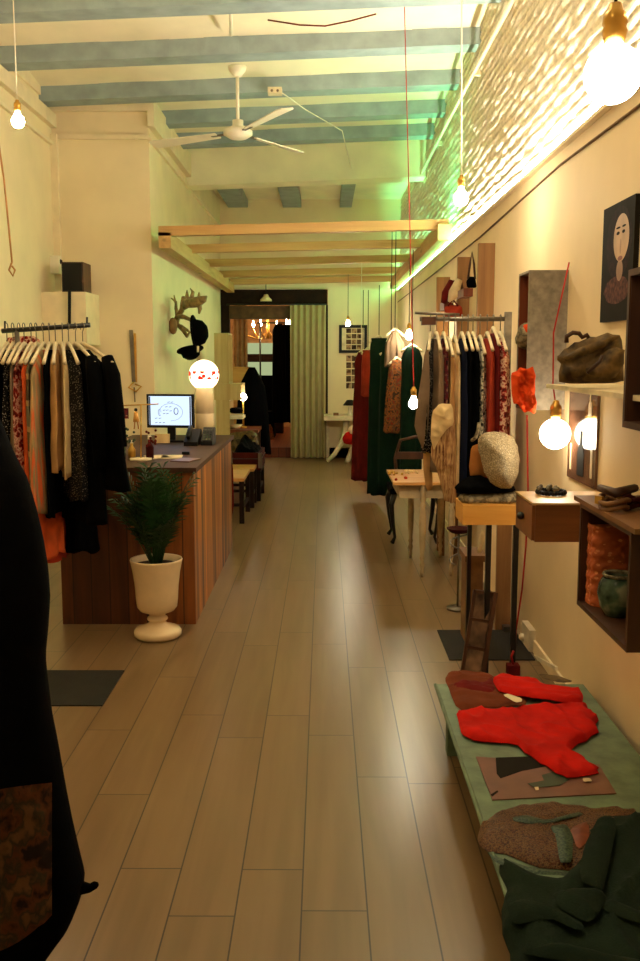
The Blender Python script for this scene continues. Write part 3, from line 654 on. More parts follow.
# lower bits behind the rail
tl(drape((45-324)/F*5.1,5.1,.92,.54,hw=.19,th=.10,neck=.17,flare=1.2,seed=4,slope=.02),'orange_skirt','orange','short orange skirt hanging lowest under the striped dress','skirt')
tl(drape((51-324)/F*5.2,5.2,.70,.49,hw=.12,th=.08,neck=.10,seed=5,slope=.02),'rust_skirt','brick_red','rust red hem showing under the orange skirt','skirt')
tl(drape((74-324)/F*5.25,5.25,.88,.52,hw=.10,th=.11,neck=.09,flare=1.3,ang=1.0,seed=6,slope=.05),'black_trousers','blackcloth','black trouser legs hanging lowest in front of the counter','trousers')
tl(drape((82-324)/F*5.2,5.2,.93,.73,hw=.05,th=.05,neck=.04,seed=7,slope=.02),'cream_scarf_end','creamcloth','small cream cloth end peeping out between the black clothes','scarf')
# foreground coat
co=thing('hanging_coat','large black coat with patterned hem panel in the left foreground','coat',(-.85,1.75,1.5))
prof=[(400,-12),(432,2),(456,12),(480,25),(510,34),(540,41),(570,46),(600,48),(630,46),(660,43),(690,46),(720,50),(755,57),(790,63),(830,71),(860,78),(880,83),(892,82),(905,78),(925,70),(945,55),(961,44),(1000,30)]
def coatf(u,v):
    k=v*(len(prof)-1); i=min(int(k),len(prof)-2); f=k-i
    py=prof[i][0]*(1-f)+prof[i+1][0]*f; px=prof[i][1]*(1-f)+prof[i+1][1]*f
    e=aY(px,py,1.75); cx=-.92; rx=e.x-cx; a=u*2*math.pi; ry=.17+.10*v
    c=math.cos(a); s=math.sin(a)
    fold=(.008+.02*v*v)*math.sin(a*9+3*v)*(1-max(0,c)**6)
    return (cx+(rx+fold)*c,1.75+.10+(ry+fold)*s-.10*1,e.z)
mbk=MB().grid(coatf,96,60); mbk.build('body','blackwool',co)
tp0=aY(82,884,1.75); MB().tube([tp0+Vector((-.06,0,.0)),tp0+Vector((-.01,0,-.008)),aY(90,888,1.75),aY(95,885,1.75),aY(98,884,1.75)],[.03,.016,.009,.008,.004],8).build('hem_tip','blackwool',co)
pan=MB(); P=[aY(-60,850,1.5),aY(-60,790,1.5)]
def panel(u,v):
    # front lower panel following the coat, a little proud of it
    px=-70+u*(50-70*0)-0; 
    px=-70+u*120+ (2 if u>.9 else 0); top=805-22*(u)-3*math.sin(u*3); bot=960-45*u**3
    py=top+(bot-top)*v; d=ray(px,py)
    # hit ellipse of the coat
    cx=-.92; best=None
    for k in range(60):
        t=1.25+k*.012; p=O+d*(t/d.y)
        kk=0
        for i in range(len(prof)-1):
            za=aY(prof[i][1],prof[i][0],1.75).z; zb=aY(prof[i+1][1],prof[i+1][0],1.75).z
            if zb<=p.z<=za: kk=i+(za-p.z)/(za-zb); break
        i=min(int(kk),len(prof)-2); f=kk-i; e=aY(prof[i][1]*(1-f)+prof[i+1][1]*f,prof[i][0]*(1-f)+prof[i+1][0]*f,1.75)
        rx=e.x-cx; ry=.17+.10*kk/(len(prof)-1)
        if ((p.x-cx)/rx)**2+((p.y-1.75)/ry)**2<1.0: best=p-d*.03; break
    return tuple(best if best else O+d*(1.55/d.y))
MB().grid(panel,30,24).build('patterned_panel','tapestry',co)
# floor mats
for a,lb in (((-1.42,-1.02,4.20,4.69),'dark square floor mat at the left, in front of the counter'),((.665,1.12,4.87,5.42),'dark floor mat at the right wall under the wooden stand')):
    o=tl(MB().box(a[0],a[1],a[2],a[3],.0,.006),'floor_mat','mat',lb,'mat')

tl(MB().tube([aY(69.5,290,8.46),aY(69.5,325,8.46)],.016,6),'cupboard_gap','black','black strip standing in for the dark gap line between the white corner cupboards','cable')  # black tube added for the dark gap line between the cupboards
m=MB(); pillow(m,[aY(*p,5.16) for p in ((6,338),(20,336),(36,336),(41,341),(38,352),(24,356),(8,352))],(0,-1,0),.02,res=.012,back=.02,wob=.6,ns=30)
tl(m,'patterned_shawl','floral','red and white patterned shawl bunched behind the leftmost hangers','shawl')
#@@RIGHT WALL
def box_open_left(name,lab,cat,x0,x1,y0,y1,z0,z1,t,mats,shelf=None,extra=None):
    o=thing(name,lab,cat,(x1,(y0+y1)/2,z0))
    out,inn=mats
    MB().box(x0,x1,y0,y0+t,z0,z1).build('side_panel',out,o); MB().box(x0,x1,y1-t,y1,z0,z1).build('side_panel',out,o)
    MB().box(x0,x1,y0+t,y1-t,z1-t,z1).build('top_panel',out,o); MB().box(x0,x1,y0+t,y1-t,z0,z0+t).build('bottom_panel',inn,o)
    MB().box(x1-t*.6,x1,y0+t,y1-t,z0+t,z1-t).build('back_panel',inn,o)
    MB().box(x0+.004,x1-t,y1-t-.003,y1-t,z0+t,z1-t).build('lining',inn,o)
    if shelf: MB().box(x0+.01,x1-t,y0+t,y1-t,shelf-.006,shelf+.006).build('shelf',inn,o)
    return o
# grey box shelf
g0=aX(569,267,XR); x0=.965; yn=g0.y; yf=x0*F/(515-324)
zt=aY(532,267,x0*F/(532-324)).z; zb=aY(532,412,x0*F/(532-324)).z
box_open_left('wall_box','tall grey-painted box shelf on the right wall, brown inside','box shelf',x0,XR,yn,yf,zb,zt,.010,('greyboard','redwood'),shelf=aX(524,343,1.05).z)
c=aX(525,341,1.03); o=thing('rolled_scarf','red and grey rolled scarf inside the grey box shelf','scarf',c)
MB().tube([(1.0,yf-.05,c.z-.0),(1.0,yf-.15,c.z+.03),(1.0,yn+.1,c.z+.07)],[.03,.045,.04],12).build('roll','hotred',o)
MB().tube([(.985,yf-.10,c.z+.0),(.985,yf-.17,c.z+.04)],[.052,.052],12).build('band','greyfold',o)
m=MB(); rn=random.Random(5)
f0=[aY(px,py,4.34) for px,py in ((511,373),(517,371),(520,367),(527,369),(534,366),(536,378),(535,392),(537,404),(535,414),(529,411),(524,413),(517,403),(513,404),(511,390))]
pillow(m,[p for p in f0],(0,-1,0),.045,res=.008,wob=1.3,back=.035,ns=45,edge=.015)
tl(m,'ruffled_bag','hotred','bright orange-red ruffled bag hanging below the grey box shelf','bag')
# cord down the wall
tl(MB().tube([aX(527,415,1.12),aX(528,490,1.13),aX(526,545,1.13),aX(522,590,1.13),aX(516,630,1.12),aZ(514,658,.05)],.005,6),'power_cable','redcable','red cord running down the right wall behind the wooden stand to the floor plug','cord')
c=aZ(513,668,.03); o=thing('plug_adapter','dark red plug adapter on the floor behind the bench end','plug',(c.x,c.y,0)); MB().box(c.x-.03,c.x+.03,c.y-.03,c.y+.03,0,.05).build('body','burgundy',o); MB().tube([(c.x,c.y,.05),(c.x-.01,c.y,.09),(c.x,c.y,.12)],.006,6).build('cord_end','redcable',o)
c=aX(528,636,XR-.02); o=thing('wall_socket','white wall socket low on the right wall above the floor','socket',(XR,c.y,c.z))
MB().box(XR-.035,XR,c.y-.10,c.y+.10,c.z-.06,c.z+.06).build('plate','plug',o); MB().ball((XR-.04,c.y+.05,c.z-.02),.022,n=10).build('inset','plug',o); 
tl(MB().bar((XR-.012,c.y-.10,c.z-.08),(XR-.012,c.y-.62,.085),.012,.02),'cable_channel','plug','thin white cable channel sloping down from the wall socket','cable channel')
# floating shelf with bag
xf=.87; yf2=xf*F/(545-324); zs=aY(545,384,yf2).z
tl(MB().box(xf,XR,2.55,yf2,zs-.016,zs),'floating_shelf','cream','thin cream shelf on the right wall under the olive bag','shelf')
bag=thing('leather_bag','slouchy olive brown leather bag on the cream wall shelf','bag',(1.0,3.2,zs))
def BP(x,y): return aY(540+x/6.4,310+y/6.4,3.25)
m=MB(); pillow(m,[BP(*p) for p in ((122,472),(118,400),(135,340),(108,320),(112,290),(165,240),(230,200),(340,165),(450,140),(520,165),(530,260),(535,380),(535,468))],(0,-1,0),.075,res=.014,wob=.7,back=.05,ns=24,edge=.04); m.build('body','olive',bag)
m=MB(); pillow(m,[BP(*p)+Vector((0,-.06,0)) for p in ((250,380),(330,330),(400,250),(470,235),(515,260),(500,360),(440,440),(280,440))],(0,-1,0),.045,res=.014,wob=.5,back=.02,ns=30,edge=.025); m.build('pocket','olive',bag)
m=MB(); pillow(m,[BP(*p)+Vector((0,-.05,0)) for p in ((120,300),(250,230),(380,190),(500,160),(420,220),(340,260),(230,300),(140,330))],(0,-1,0),.04,res=.014,wob=.5,back=.02,ns=30,edge=.02); m.build('flap','olive',bag)
m=MB(); m.tube([BP(170,210),BP(170,170),BP(210,145),BP(250,150),BP(270,175),BP(300,160),BP(310,180)],.008,8); m.build('handle','darkwood',bag)
m=MB(); m.tube([BP(250,400)+Vector((0,-.10,0)),BP(330,330)+Vector((0,-.10,0)),BP(345,290)+Vector((0,-.10,0))],.006,6); m.build('strap','darkwood',bag)
# portrait canvas
def wallcard(name,lab,cat,y0,y1,z0,z1,mat_,th=.02,x=XR): 
    o=thing(name,lab,cat,(x,(y0+y1)/2,z0)); MB().box(x-th,x,y0,y1,z0,z1).build('panel',mat_,o); return o
pa=aX(604,210,XR-.02); pb=aX(605,322,XR-.02)
yn_=aX(636,192,XR-.02).y; pt=wallcard('portrait_canvas',"frameless dark canvas with a woman's face, high on the right wall",'picture',yn_,pa.y,pb.z,pa.z,'printdark')
def face(o,cy,cz,wy,wz,x):
    def el(sy,sz,ry,rz,mt_,nm,dx,wig=0):
        m=MB(); n=40; y_,z_=cy+sy*wy,cz+sz*wz
        m.prism([(math.cos(i/n*6.2832)*ry*wy*(1+wig*math.sin(i*1.3)),math.sin(i/n*6.2832)*rz*wz) for i in range(n)],(x-dx*.25,y_,z_),(0,-1,0),(0,0,1),(-1,0,0),.0003); m.build(nm,mt_,o)
    el(-.04,.10,.40,.34,'maroonhair','hair',.001,.04); el(-.02,-.34,.40,.13,'portcloth','shoulder',.0012,.05); el(-.12,.14,.24,.22,'faceskin','face',.003); el(-.10,-.16,.10,.10,'faceshade','neck',.002)
    el(-.02,.19,.05,.016,'printdark','eye',.005); el(-.19,.19,.045,.016,'printdark','eye',.005)
    el(-.11,.06,.022,.07,'faceshade','nose',.005); el(-.11,-.05,.075,.022,'lips','mouth',.005)
    el(-.02,.24,.07,.01,'printdark','brow',.005); el(-.20,.24,.06,.01,'printdark','brow',.005)
M['maroonhair']=patterned('portrait_hair',[(24,17,15),(44,26,22)],40,'noise'); M['portcloth']=patterned('portrait_cloth',[(60,38,34),(104,64,54)],60,'noise'); M['faceskin']=plain('portrait_skin',(186,150,114),.6); M['faceshade']=plain('portrait_shadow',(150,112,84),.5); M['lips']=plain('portrait_lips',(120,60,50),.5)
face(pt,(yn_+pa.y)/2,(pa.z+pb.z)/2+.03,(pa.y-yn_),(pa.z-pb.z)*.9,XR-.02)
# bottle poster
ya=aX(567,470,XR-.012).y; yb=aX(595,470,XR-.012).y; zb_=aX(595,490,XR-.012).z; po=wallcard('bottle_poster','narrow glossy poster with bottle shapes behind the globe bulb','poster',yb,ya,zb_,zs-.03,'posterbg',.012)
M['x']=None
def bottle(y,z,s,x,mt_):
    m=MB(); pr=[(-.5,0),(.5,0),(.5,.9),(.42,1.1),(.16,1.35),(.14,1.9),(-.14,1.9),(-.16,1.35),(-.42,1.1),(-.5,.9)]
    m.prism([(a*s,b*s) for a,b in pr],(x,y,z),(0,-1,0),(0,0,1),(-1,0,0),.002); m.build('printed_bottle',mt_,po)
bottle((ya+yb)/2,zb_+.03,.105,XR-.0125,'printdark')
bottle(yb+.10,zb_+.30,.05,XR-.0125,'cream'); 
MB().box(XR-.0145,XR-.0125,ya-.07,ya-.05,zb_+.04,zb_+.16).box(XR-.0145,XR-.0125,yb+.04,yb+.07,zb_+.04,zb_+.16).build('printed_edge','cream',po)
# drawer box
dx0=.80; dyn=dx0*F/(535-324); dyf=dx0*F/(518-324); dzt=aY(535,503,dyn).z; dzb=aY(535,542,dyn).z
db=thing('drawer_box','small brown drawer box on the right wall with a pale top','drawer',(XR,(dyn+dyf)/2,dzb))
MB().box(dx0+.012,XR,dyn,dyf,dzb,dzt-.008).build('body','drawerside',db); MB().box(dx0,XR,dyn-.003,dyf+.003,dzt-.008,dzt).build('top','toptan',db)
fr=MB().box(dx0,dx0+.012,dyn+.005,dyf-.005,dzb+.005,dzt-.012).build('drawer','drawerside',db); MB().ball((dx0-.012,(dyn+dyf)/2,(dzb+dzt)/2),.016,n=12).build('knob','blackmetal',fr)
c=aZ(551,493,dzt+.005); o=thing('bracelet','black beaded bracelet pile on the drawer box','jewellery',c); m=MB()
for k in range(26):
    t=k/26*6.283; m.ball((c.x+.045*math.cos(t)*1.2,c.y+.06*math.sin(t),dzt+.010),.010,n=8)
m.build('beads','black',o); m=MB()
for k in range(12): m.ball((c.x-.02+rn.uniform(-.03,.05),c.y+.02+rn.uniform(-.05,.05),dzt+.024),.009,n=8)
m.build('clasp','steel',o)
# lower crate on the wall
cx0=.85; cyf=cx0*F/(583-324); cyn=cx0*F/(636-324); czt=1.135; czb=aY(583,604,cyf).z
o=box_open_left('wall_crate','dark wooden crate shelf low on the right wall holding a wicker basket','crate',cx0,XR,cyn,cyf,czb,czt-.015,.016,('darkwood','darkwood'))
MB().box(cx0-.008,XR,cyn-.05,cyf+.05,czt-.015,czt).build('top_board','oldy',o)
wb=thing('wicker_basket','orange woven wicker basket in the low wall crate','basket',(1.0,3.0,czb+.016))
m=MB()
def wick(u,v):
    a=u*6.2832; z=czb+.018+v*.265; r=1+.03*math.sin(v*13*6.283/2)+.02*math.sin(a*14+ (math.pi if int(v*13)%2 else 0))
    s=(abs(math.cos(a))**4+abs(math.sin(a))**4)**-.25
    return (.945+.075*math.cos(a)*s*r,3.06+.055*math.sin(a)*s*r,z)
m.grid(wick,72,52); m.build('weave','wicker',wb)
m=MB(); m.add([wick(i/24,.97) for i in range(24)],[tuple(range(24))]); m.build('lid','wicker',wb)
gb=thing('glass_vase','dark green glass bowl vase beside the wicker basket','vase',(.97,2.72,czb+.016))
MB().lathe([(0,0),(.04,0),(.056,.03),(.064,.07),(.06,.10),(.05,.12),(.044,.125),(.048,.115),(.056,.08)],(.925,2.92,czb+.017),24).build('bowl','greenglass',gb)
MB().lathe([(.044,.123),(.051,.13),(.048,.136),(.042,.13)],(.925,2.92,czb+.017),24).build('rim','greyfold',gb)
for i,(px,py,mt_,lb) in enumerate(((614,500,'oldy','brown leather belt coiled at the far end of the crate top'),(632,498,'maroon','dark reddish belt heap on the near end of the crate top'))):
    c=aZ(px,py,czt+.03); o=thing('coiled_belt',lb,'belt',(c.x,c.y,czt)); m=MB()
    for r_,zz_ in ((.038,.010),(.03,.022),(.042,.030)):
        m.tube([(c.x+r_*1.0*math.cos(t*.5+r_*30),c.y+r_*1.4*math.sin(t*.5+r_*30),czt+zz_+.008*math.sin(t)) for t in range(12)],.008,8)
    m.build('strap',mt_,o); MB().obox((c.x-.045,c.y,czt+.03),(.008,.03,.025),Matrix.Rotation(.5,3,'Z')).build('buckle','brass',o)
tl(MB().tube([aZ(600,488,czt+.06),aZ(615,493,czt+.06),aZ(635,488,czt+.06)],[.012,.015,.013],8),'rolled_belt','darkwood','dark rolled belt bridging the two coils on the crate top','belt')
o=thing('red_bottle','small red bottle at the near edge of the crate top','bottle',(.97,2.62,czt)); MB().lathe([(0,0),(.03,0),(.032,.08),(.012,.11),(.012,.13),(0,.13)],(.98,2.66,czt),14).build('glass','red',o); MB().lathe([(.013,.13),(.013,.15),(0,.15)],(.98,2.66,czt),10).build('cap','black',o)
# upper dark box
ux=.85; uyf=ux*F/(622-324); uzt=aY(622,270,uyf).z; uzb=aY(622,427,uyf).z
box_open_left('dark_wall_box','dark brown open box shelf at the right edge of the view','box shelf',ux,XR,2.1,uyf,uzb,uzt,.018,('darkwood','darkwood'))
c=MB().box(ux+.03,ux+.2,2.45,2.62,uzb+.02,uzb+.20); o=c.build('folded_cloth','blueprint'); tag(o,'blue-grey folded cloth inside the dark edge box','cloth')
# wooden boards with shelves
for i,(pa_,pb_,py_,lb) in enumerate(((479,495,243,'tall old plank on the right wall, nearest of the three display planks'),(458,470,257,'middle display plank on the right wall beside the hanging black bag'),(437,450,277,'farthest display plank on the right wall behind the shoes'))):
    q_=aX(pb_,py_,XR-.002); q0=aY(pa_,py_,q_.y)
    tl(MB().box(q0.x,XR,q_.y,q_.y+.05,1.2,q_.z),'display_plank','oldboard',lb,'plank','display planks')
def atp(px,py,Y): return aY(px,py,Y)
def rshelf(px0,px1,py,Y,lb):
    a,b=aY(px0,py,Y),aY(px1,py+8,Y); tl(MB().box(a.x,XR-.1,Y-.08,Y+.22,b.z,a.z),'small_shelf','redwood',lb,'shelf','little shelves between the planks')
rshelf(462,484,289,6.9,'small red-brown shelf holding the black bag')
rshelf(443,470,302,7.9,'lower red-brown shelf with the shoes on it')
q=aY(471,289,6.9); bg=thing('hanging_bag','narrow black bag with long strap on the upper small shelf','bag',q)
m=MB(); pillow(m,[aY(*p,6.9) for p in ((467,288),(466,281),(470,276),(475,277),(477,288))],(0,-1,0),.03,res=.012,back=.03); m.build('body','blackcloth',bg)
MB().tube([aY(468,279,6.9),aY(470,264,6.9),aY(472,252,6.9),aY(474,264,6.9),aY(475,279,6.9)],.008,6).build('strap','darkwood',bg)
def shoe(px,py,Y,mt_,lb,flip=1):
    c=aY(px,py,Y); o=thing('ankle_shoe',lb,'shoe',c,None); e=aY(px+9*flip,py-22,Y)
    MB().tube([c,c*.6+e*.4+Vector((0,-.02,.0)),e],[.02,.045,.028],10).build('upper',mt_,o)
    MB().tube([e,e+Vector((.05,0,-.13))],[.02,.007],8).build('heel','darkwood',o)
shoe(443,303,7.8,'burgundy','dark red high-heeled shoe leaning on the lower shelf')
shoe(450,302,7.6,'skin_shoe','cream high-heeled shoe leaning on the lower shelf')
o=thing('handbag','small rust red handbag under the cream shoe','bag',aY(453,318,7.6)); m=MB(); pillow(m,[aY(*p,7.6) for p in ((444,318),(445,305),(462,305),(463,318))],(0,-1,0),.04,res=.015,back=.03); m.build('body','brick_red',o); MB().tube([aY(448,306,7.58),aY(453,300,7.58),aY(458,306,7.58)],.008,6).build('handle','burgundy',o)
#@@RIGHT RACK
YR=5.6; zr=aY(465,319,YR).z; xa=aY(425,318,YR).x; xb=aY(508,319,YR).x
rr=thing('clothes_rail','grey steel clothes rail standing beside the right wall','clothes rail',(xb,YR,0))
MB().tube([(xa-.03,YR,zr),(xb,YR,zr)],.014,10).tube([(xa-.06,YR,zr+.035),(xa+.2,YR,zr+.025)],.008,8).build('rail','steel',rr)
MB().bar((xb,YR,0.03),(xb,YR,zr+.04),.04,.03).build('post','greyboard',rr)
MB().bar((xb,YR-.22,.018),(xb,YR+.22,.018),.04,.035).build('foot','steel',rr)
MB().box(xa-.02,xa+.06,YR-.03,YR+.03,zr-.035,zr+.01).build('end_block','darkwood',rr)
RI=[(429,1.05,'dots','black garment with a scalloped white edge, leftmost on the right rail','dress',dict(hl='scalloped black dress',hw=.2,th=.04,ang=-.15)),
(435,.95,'taupe','taupe cardigan second from the left on the right rail','cardigan',dict(hl='taupe cardigan',hw=.21,th=.06,flare=1.2)),
(442,1.15,'floral2','dark multicolour patterned blouse on the right rail','blouse',dict(hl='dark patterned blouse',hw=.2,th=.03)),
(447,1.0,'beige','beige blouse behind the draped cream scarf','blouse',dict(hl='beige blouse',hw=.2,th=.03,drop=.13)),
(453,.84,'creamcloth','long pale yellow garment in the middle of the right rail','dress',dict(hl='pale yellow dress',hw=.18,th=.035,drop=.12)),
(460,.80,'navy','dark navy dress left of the black ones','dress',dict(hl='navy dress',hw=.2,th=.035)),
(466,.78,'blackcloth','plain black dress, left one of the black pair','dress',dict(hl='left plain black dress',hw=.2,th=.045)),
(471,.82,'blackcloth','plain black dress, right one of the black pair','dress',dict(hl='right plain black dress',hw=.2,th=.04)),
(478,.86,'mono','black and white printed blouse on the right rail','blouse',dict(hl='black and white print blouse',hw=.19,th=.035,drop=.12)),
(485,.90,'brick_red','brick red shirt on the right rail','shirt',dict(hl='brick red shirt',hw=.2,th=.045)),
(491,.92,'burgundy','burgundy shirt beside the red floral dress','shirt',dict(hl='burgundy shirt',hw=.2,th=.03,drop=.07)),
(498,.80,'floral','red floral dress at the wall end of the right rail','dress',dict(hl='red floral dress',hw=.2,th=.075,flare=1.2)),]
rackrow(RI,YR,zr,'garments on the right clothes rail','hangers on the right clothes rail',9)
Ys=5.25
m=MB(); pillow(m,[aY(*p,Ys) for p in ((432,412),(440,403),(453,404),(454,424),(446,430),(439,440),(433,452),(430,436))],(0,-1,0),.03,res=.009,back=.03,wob=1.2,ns=22)
tl(m,'draped_scarf','creamcloth','cream scarf bunched over the front of the right rail garments','scarf')
m=MB(); pillow(m,[aY(*p,Ys+.02) for p in ((431,446),(440,432),(453,422),(456,440),(456,502),(450,504),(443,500),(437,470),(431,458))],(0,-1,0),.03,res=.012,back=.02,wob=.8,ns=40)
tl(m,'striped_scarf','scarf','long beige and brown striped scarf hanging to table height','scarf')
m=MB(); pillow(m,[aY(*p,Ys+.15) for p in ((425,350),(429,350),(430,390),(428,430),(424,452),(417,436),(414,424),(419,390))],(0,-1,0),.02,res=.015,back=.02,wob=.5,ns=30)
tl(m,'taupe_jacket_front','taupe','pale taupe jacket front flaring to the left of the right rail','jacket')
m=MB(); pillow(m,[aY(*p,Ys+.2) for p in ((424,438),(431,440),(433,470),(433,490),(427,491),(423,468))],(0,-1,0),.03,res=.012,back=.02,wob=.5,ns=30)
tl(m,'brown_sleeve_cloth','beige','brownish cloth end hanging down beside the small table','cloth')
#@@WOOD STAND
Yw=4.6
w0=aY(463,505.5,Yw); w1=aY(517.5,525,Yw)
ws=thing('display_stand','golden pine block stand on thin dark legs with hats on top','stand',((w0.x+w1.x)/2,Yw+.1,0))
MB().box(w0.x,w1.x,Yw,Yw+.26,w1.z,w0.z).build('block','goldpine',ws)
for px,dy in ((487,.06),(514,.14)):
    x=aY(px,600,Yw+dy).x; MB().bar((x,Yw+dy,0),(x,Yw+dy,w1.z),.026,.026).build('leg','blackmetal',ws)
x=aY(469,560,Yw+.22).x; MB().bar((x,Yw+.22,0),(x,Yw+.22,w1.z),.02,.02).build('leg','blackmetal',ws)
tl(MB().bar((aY(504,560,5.45).x,5.45,0),(aY(503,560,5.45).x,5.45,.95),.085,.03),'leaning_plank','oldboard','upright brown plank standing behind the pine block stand','plank')
def CP(x,y,Y): return aY(440+x/6.4,420+y/6.4,Y)
m=MB(); pillow(m,[CP(x,y,4.70) for x,y in ((130,470),(320,462),(495,455),(502,500),(500,525),(440,547),(200,550),(150,540),(110,500))],(0,-1,0),.08,res=.015,back=.08,wob=.5,ns=24)
tl(m,'tweed_cap','greyfold','grey marled folded cap lying on the pine block','cap')
m=MB(); pillow(m,[CP(x,y,4.70) for x,y in ((90,430),(140,385),(200,352),(270,352),(380,400),(490,425),(485,455),(300,475),(160,472),(110,460))],(0,-1,0),.11,res=.015,back=.09,wob=.3,ns=24)
tl(m,'felt_hat','blackwool','flat black felt hat between the grey cap and speckled beret','hat')
m=MB(); pillow(m,[CP(x,y,4.74) for x,y in ((200,170),(245,150),(290,200),(300,380),(190,370),(185,280))],(0,-1,0),.04,res=.015,back=.05,wob=.1)
tl(m,'head_form','tansuede','tan head form partly hidden by the speckled beret','head form')
m=MB(); pillow(m,[CP(x,y,4.64) for x,y in ((245,110),(290,78),(360,72),(430,85),(480,120),(503,180),(512,260),(500,350),(475,400),(455,440),(370,438),(310,390),(275,320),(262,250),(240,180))],(0,-1,0),.11,res=.016,back=.08,wob=.12,edge=.05)
o=m.build('speckled_beret','tweed'); tag(o,'large speckled cream wool beret standing on the head form','hat')
m=MB(); m.tube([CP(205,130,4.6),CP(230,110,4.56),CP(245,60,4.58),CP(250,20,4.6)],.009,8); k=m.build('beret_strap','greyfold',o); ORG[k.name]=Vector()
# things below the stand
c=aY(459,531,5.9); o=thing('round_dish','small round wire dish on a twisted stand left of the pine stand','dish',(c.x,5.9,0))
MB().lathe([(0,.0),(.05,.0),(.075,.02),(.078,.03),(.07,.025),(.0,.012)],(c.x,5.9,c.z-.01),20).build('bowl','maroon',o)
MB().tube([(c.x+.055*math.cos(t),5.9+.055*math.sin(t),c.z-.02-.02*t*.9) for t in [i*.5 for i in range(22)]],.006,6).tube([(c.x,5.9,c.z-.01),(c.x,5.9,.015)],.007,6).build('stem','steel',o)
MB().lathe([(0,0),(.07,0),(.07,.015),(0,.02)],(c.x,5.9,0),18).build('foot','steel',o)
m=MB(); pillow(m,[aY(*p,5.1) for p in ((477,552),(480,535),(483,528),(485,538),(481,553))],(0,-1,0),.02,res=.01,back=.01)
k=tl(m,'white_tag_cloth','paper','narrow white cloth tag hanging under the pine block','tag')
tl(MB().box(aY(464,558,5.2).x,aY(486,558,5.2).x,5.15,5.4,aY(470,560,5.2).z,aY(470,554,5.2).z).box(aY(466,558,5.2).x,aY(483,558,5.2).x,5.18,5.36,0,aY(470,560,5.2).z),'low_cabinet','oldy','low brown wooden box unit half hidden behind the stand','box')
# picture ladder leaning
lf=thing('picture_frame','dark wooden multi-opening frame leaning on the floor behind the bench','picture frame',(.72,4.72,0))
A=aZ(462,676,0); B=aZ(483,680,0); T=Vector((.075,.10,.42)); d=(B-A); 
def LP(u,v): return A+d*u+T*v
for u in (0,.95): MB().bar(LP(u,0),LP(u,1),.022,.022).build('rail','darkwood',lf)
for v in (.02,.34,.66,.98): MB().bar(LP(0,v),LP(.95,v),.02,.02).build('crosspiece','darkwood',lf)
for v in (.04,.36,.68):
    n=d.cross(T).normalized(); m=MB(); m.add([LP(.1,v)+n*.004,LP(.85,v)+n*.004,LP(.85,v+.28)+n*.004,LP(.1,v+.28)+n*.004],[(0,1,2,3)]); m.add([LP(.1,v)+n*.008,LP(.85,v)+n*.008,LP(.85,v+.28)+n*.008,LP(.1,v+.28)+n*.008],[(3,2,1,0)]); m.build('photo','photodark',lf)
    m=MB(); m.bar(LP(.25,v+.06)-n*.006,LP(.25,v+.22)-n*.006,.03,.004); m.bar(LP(.6,v+.05)-n*.006,LP(.6,v+.2)-n*.006,.03,.004); m.build('mount','paper',lf)
#@@BENCH
zt=.22
e1=aZ(437,684,zt); e2=aZ(506,890,zt)
be=thing('low_bench','long low bench with worn green painted top along the right wall','bench',(.77,2.6,0))
xl=.478; xr=1.10; y1=e1.y; y0=1.15
MB().box(xl,xr,y0,y1,zt-.022,zt).build('top','green_paint',be)
MB().box(xl+.02,xl+.045,y0+.03,y1-.03,zt-.09,zt-.022).box(xr-.045,xr-.02,y0+.03,y1-.03,zt-.09,zt-.022).box(xl+.045,xr-.045,y1-.06,y1-.03,zt-.09,zt-.022).build('apron','green_paint',be)
for x in (xl+.05,xr-.05):
    for y in (y0+.1,y1-.2): MB().box(x-.03,x+.03,y-.03,y+.03,0,zt-.022).build('leg','green_paint',be)
MB().tube([(xl-.004,y0,zt-.004),(xl-.004,y1,zt-.004)],.008,8).build('edge_moulding','green_paint',be)
def G(x,y,z): return aZ(430+x/3.048,650+y/3.048,z)
def G2(x,y,z): return aZ(470+x/3.765,780+y/3.765,z)
def flat(pts,z,th,**k):
    m=MB(); pts=[Vector((p.x,p.y,z)) for p in pts]
    # orientation so that the normal points up
    pillow(m,pts,(0,0,1),th,back=0,**k); return m
tl(flat([G(*p,zt+.01) for p in ((45,85),(58,62),(120,60),(190,68),(215,110),(240,130),(300,140),(290,165),(180,172),(80,178),(60,120))],zt+.002,.016,res=.014,wob=.7,ns=18,edge=.01),'folded_sweater','rust','brown and red folded sweater at the far end of the bench','sweater')
o=flat([G(*p,zt+.02) for p in ((70,100),(110,90),(170,95),(190,75),(205,110),(190,130),(120,120),(75,112))],zt+.014,.014,res=.012,wob=.8,ns=24,edge=.01).build('patterned_scarf','burgundy'); tag(o,'dark red scarf lying on the brown sweater','scarf')
rg=flat([G(*p,zt+.03) for p in ((80,175),(180,170),(290,158),(370,152),(440,150),(490,165),(520,205),(515,240),(470,265),(430,285),(480,315),(522,345),(515,360),(430,372),(400,362),(350,332),(300,300),(262,268),(140,262),(95,240),(88,205))],zt+.008,.020,res=.010,wob=.8,ns=11,edge=.008).build('knit_top','red'); tag(rg,'larger bright red knit top spread in the middle of the bench','top')
rg=flat([G(*p,zt+.045) for p in ((190,75),(215,58),(260,68),(332,80),(345,92),(400,100),(440,108),(455,100),(468,125),(465,150),(420,150),(380,140),(300,130),(245,122),(205,110))],zt+.024,.020,res=.010,wob=.8,ns=12,edge=.008,seed=3).build('red_cardigan','red'); tag(rg,'smaller folded red garment behind the larger red top','cardigan')
tl(flat([G(*p,zt+.05) for p in ((222,130),(240,127),(282,142),(280,150),(262,153))],zt+.04,.004,res=.01,wob=0),'price_label','paper','white price label on the brown sweater between the red garments','tag')
tl(flat([G(*p,zt+.03) for p in ((465,372),(490,372),(495,382),(470,382))],zt+.008,.003,res=.01,wob=0),'small_label','paper','tiny white label at the cuff of the red top','tag')
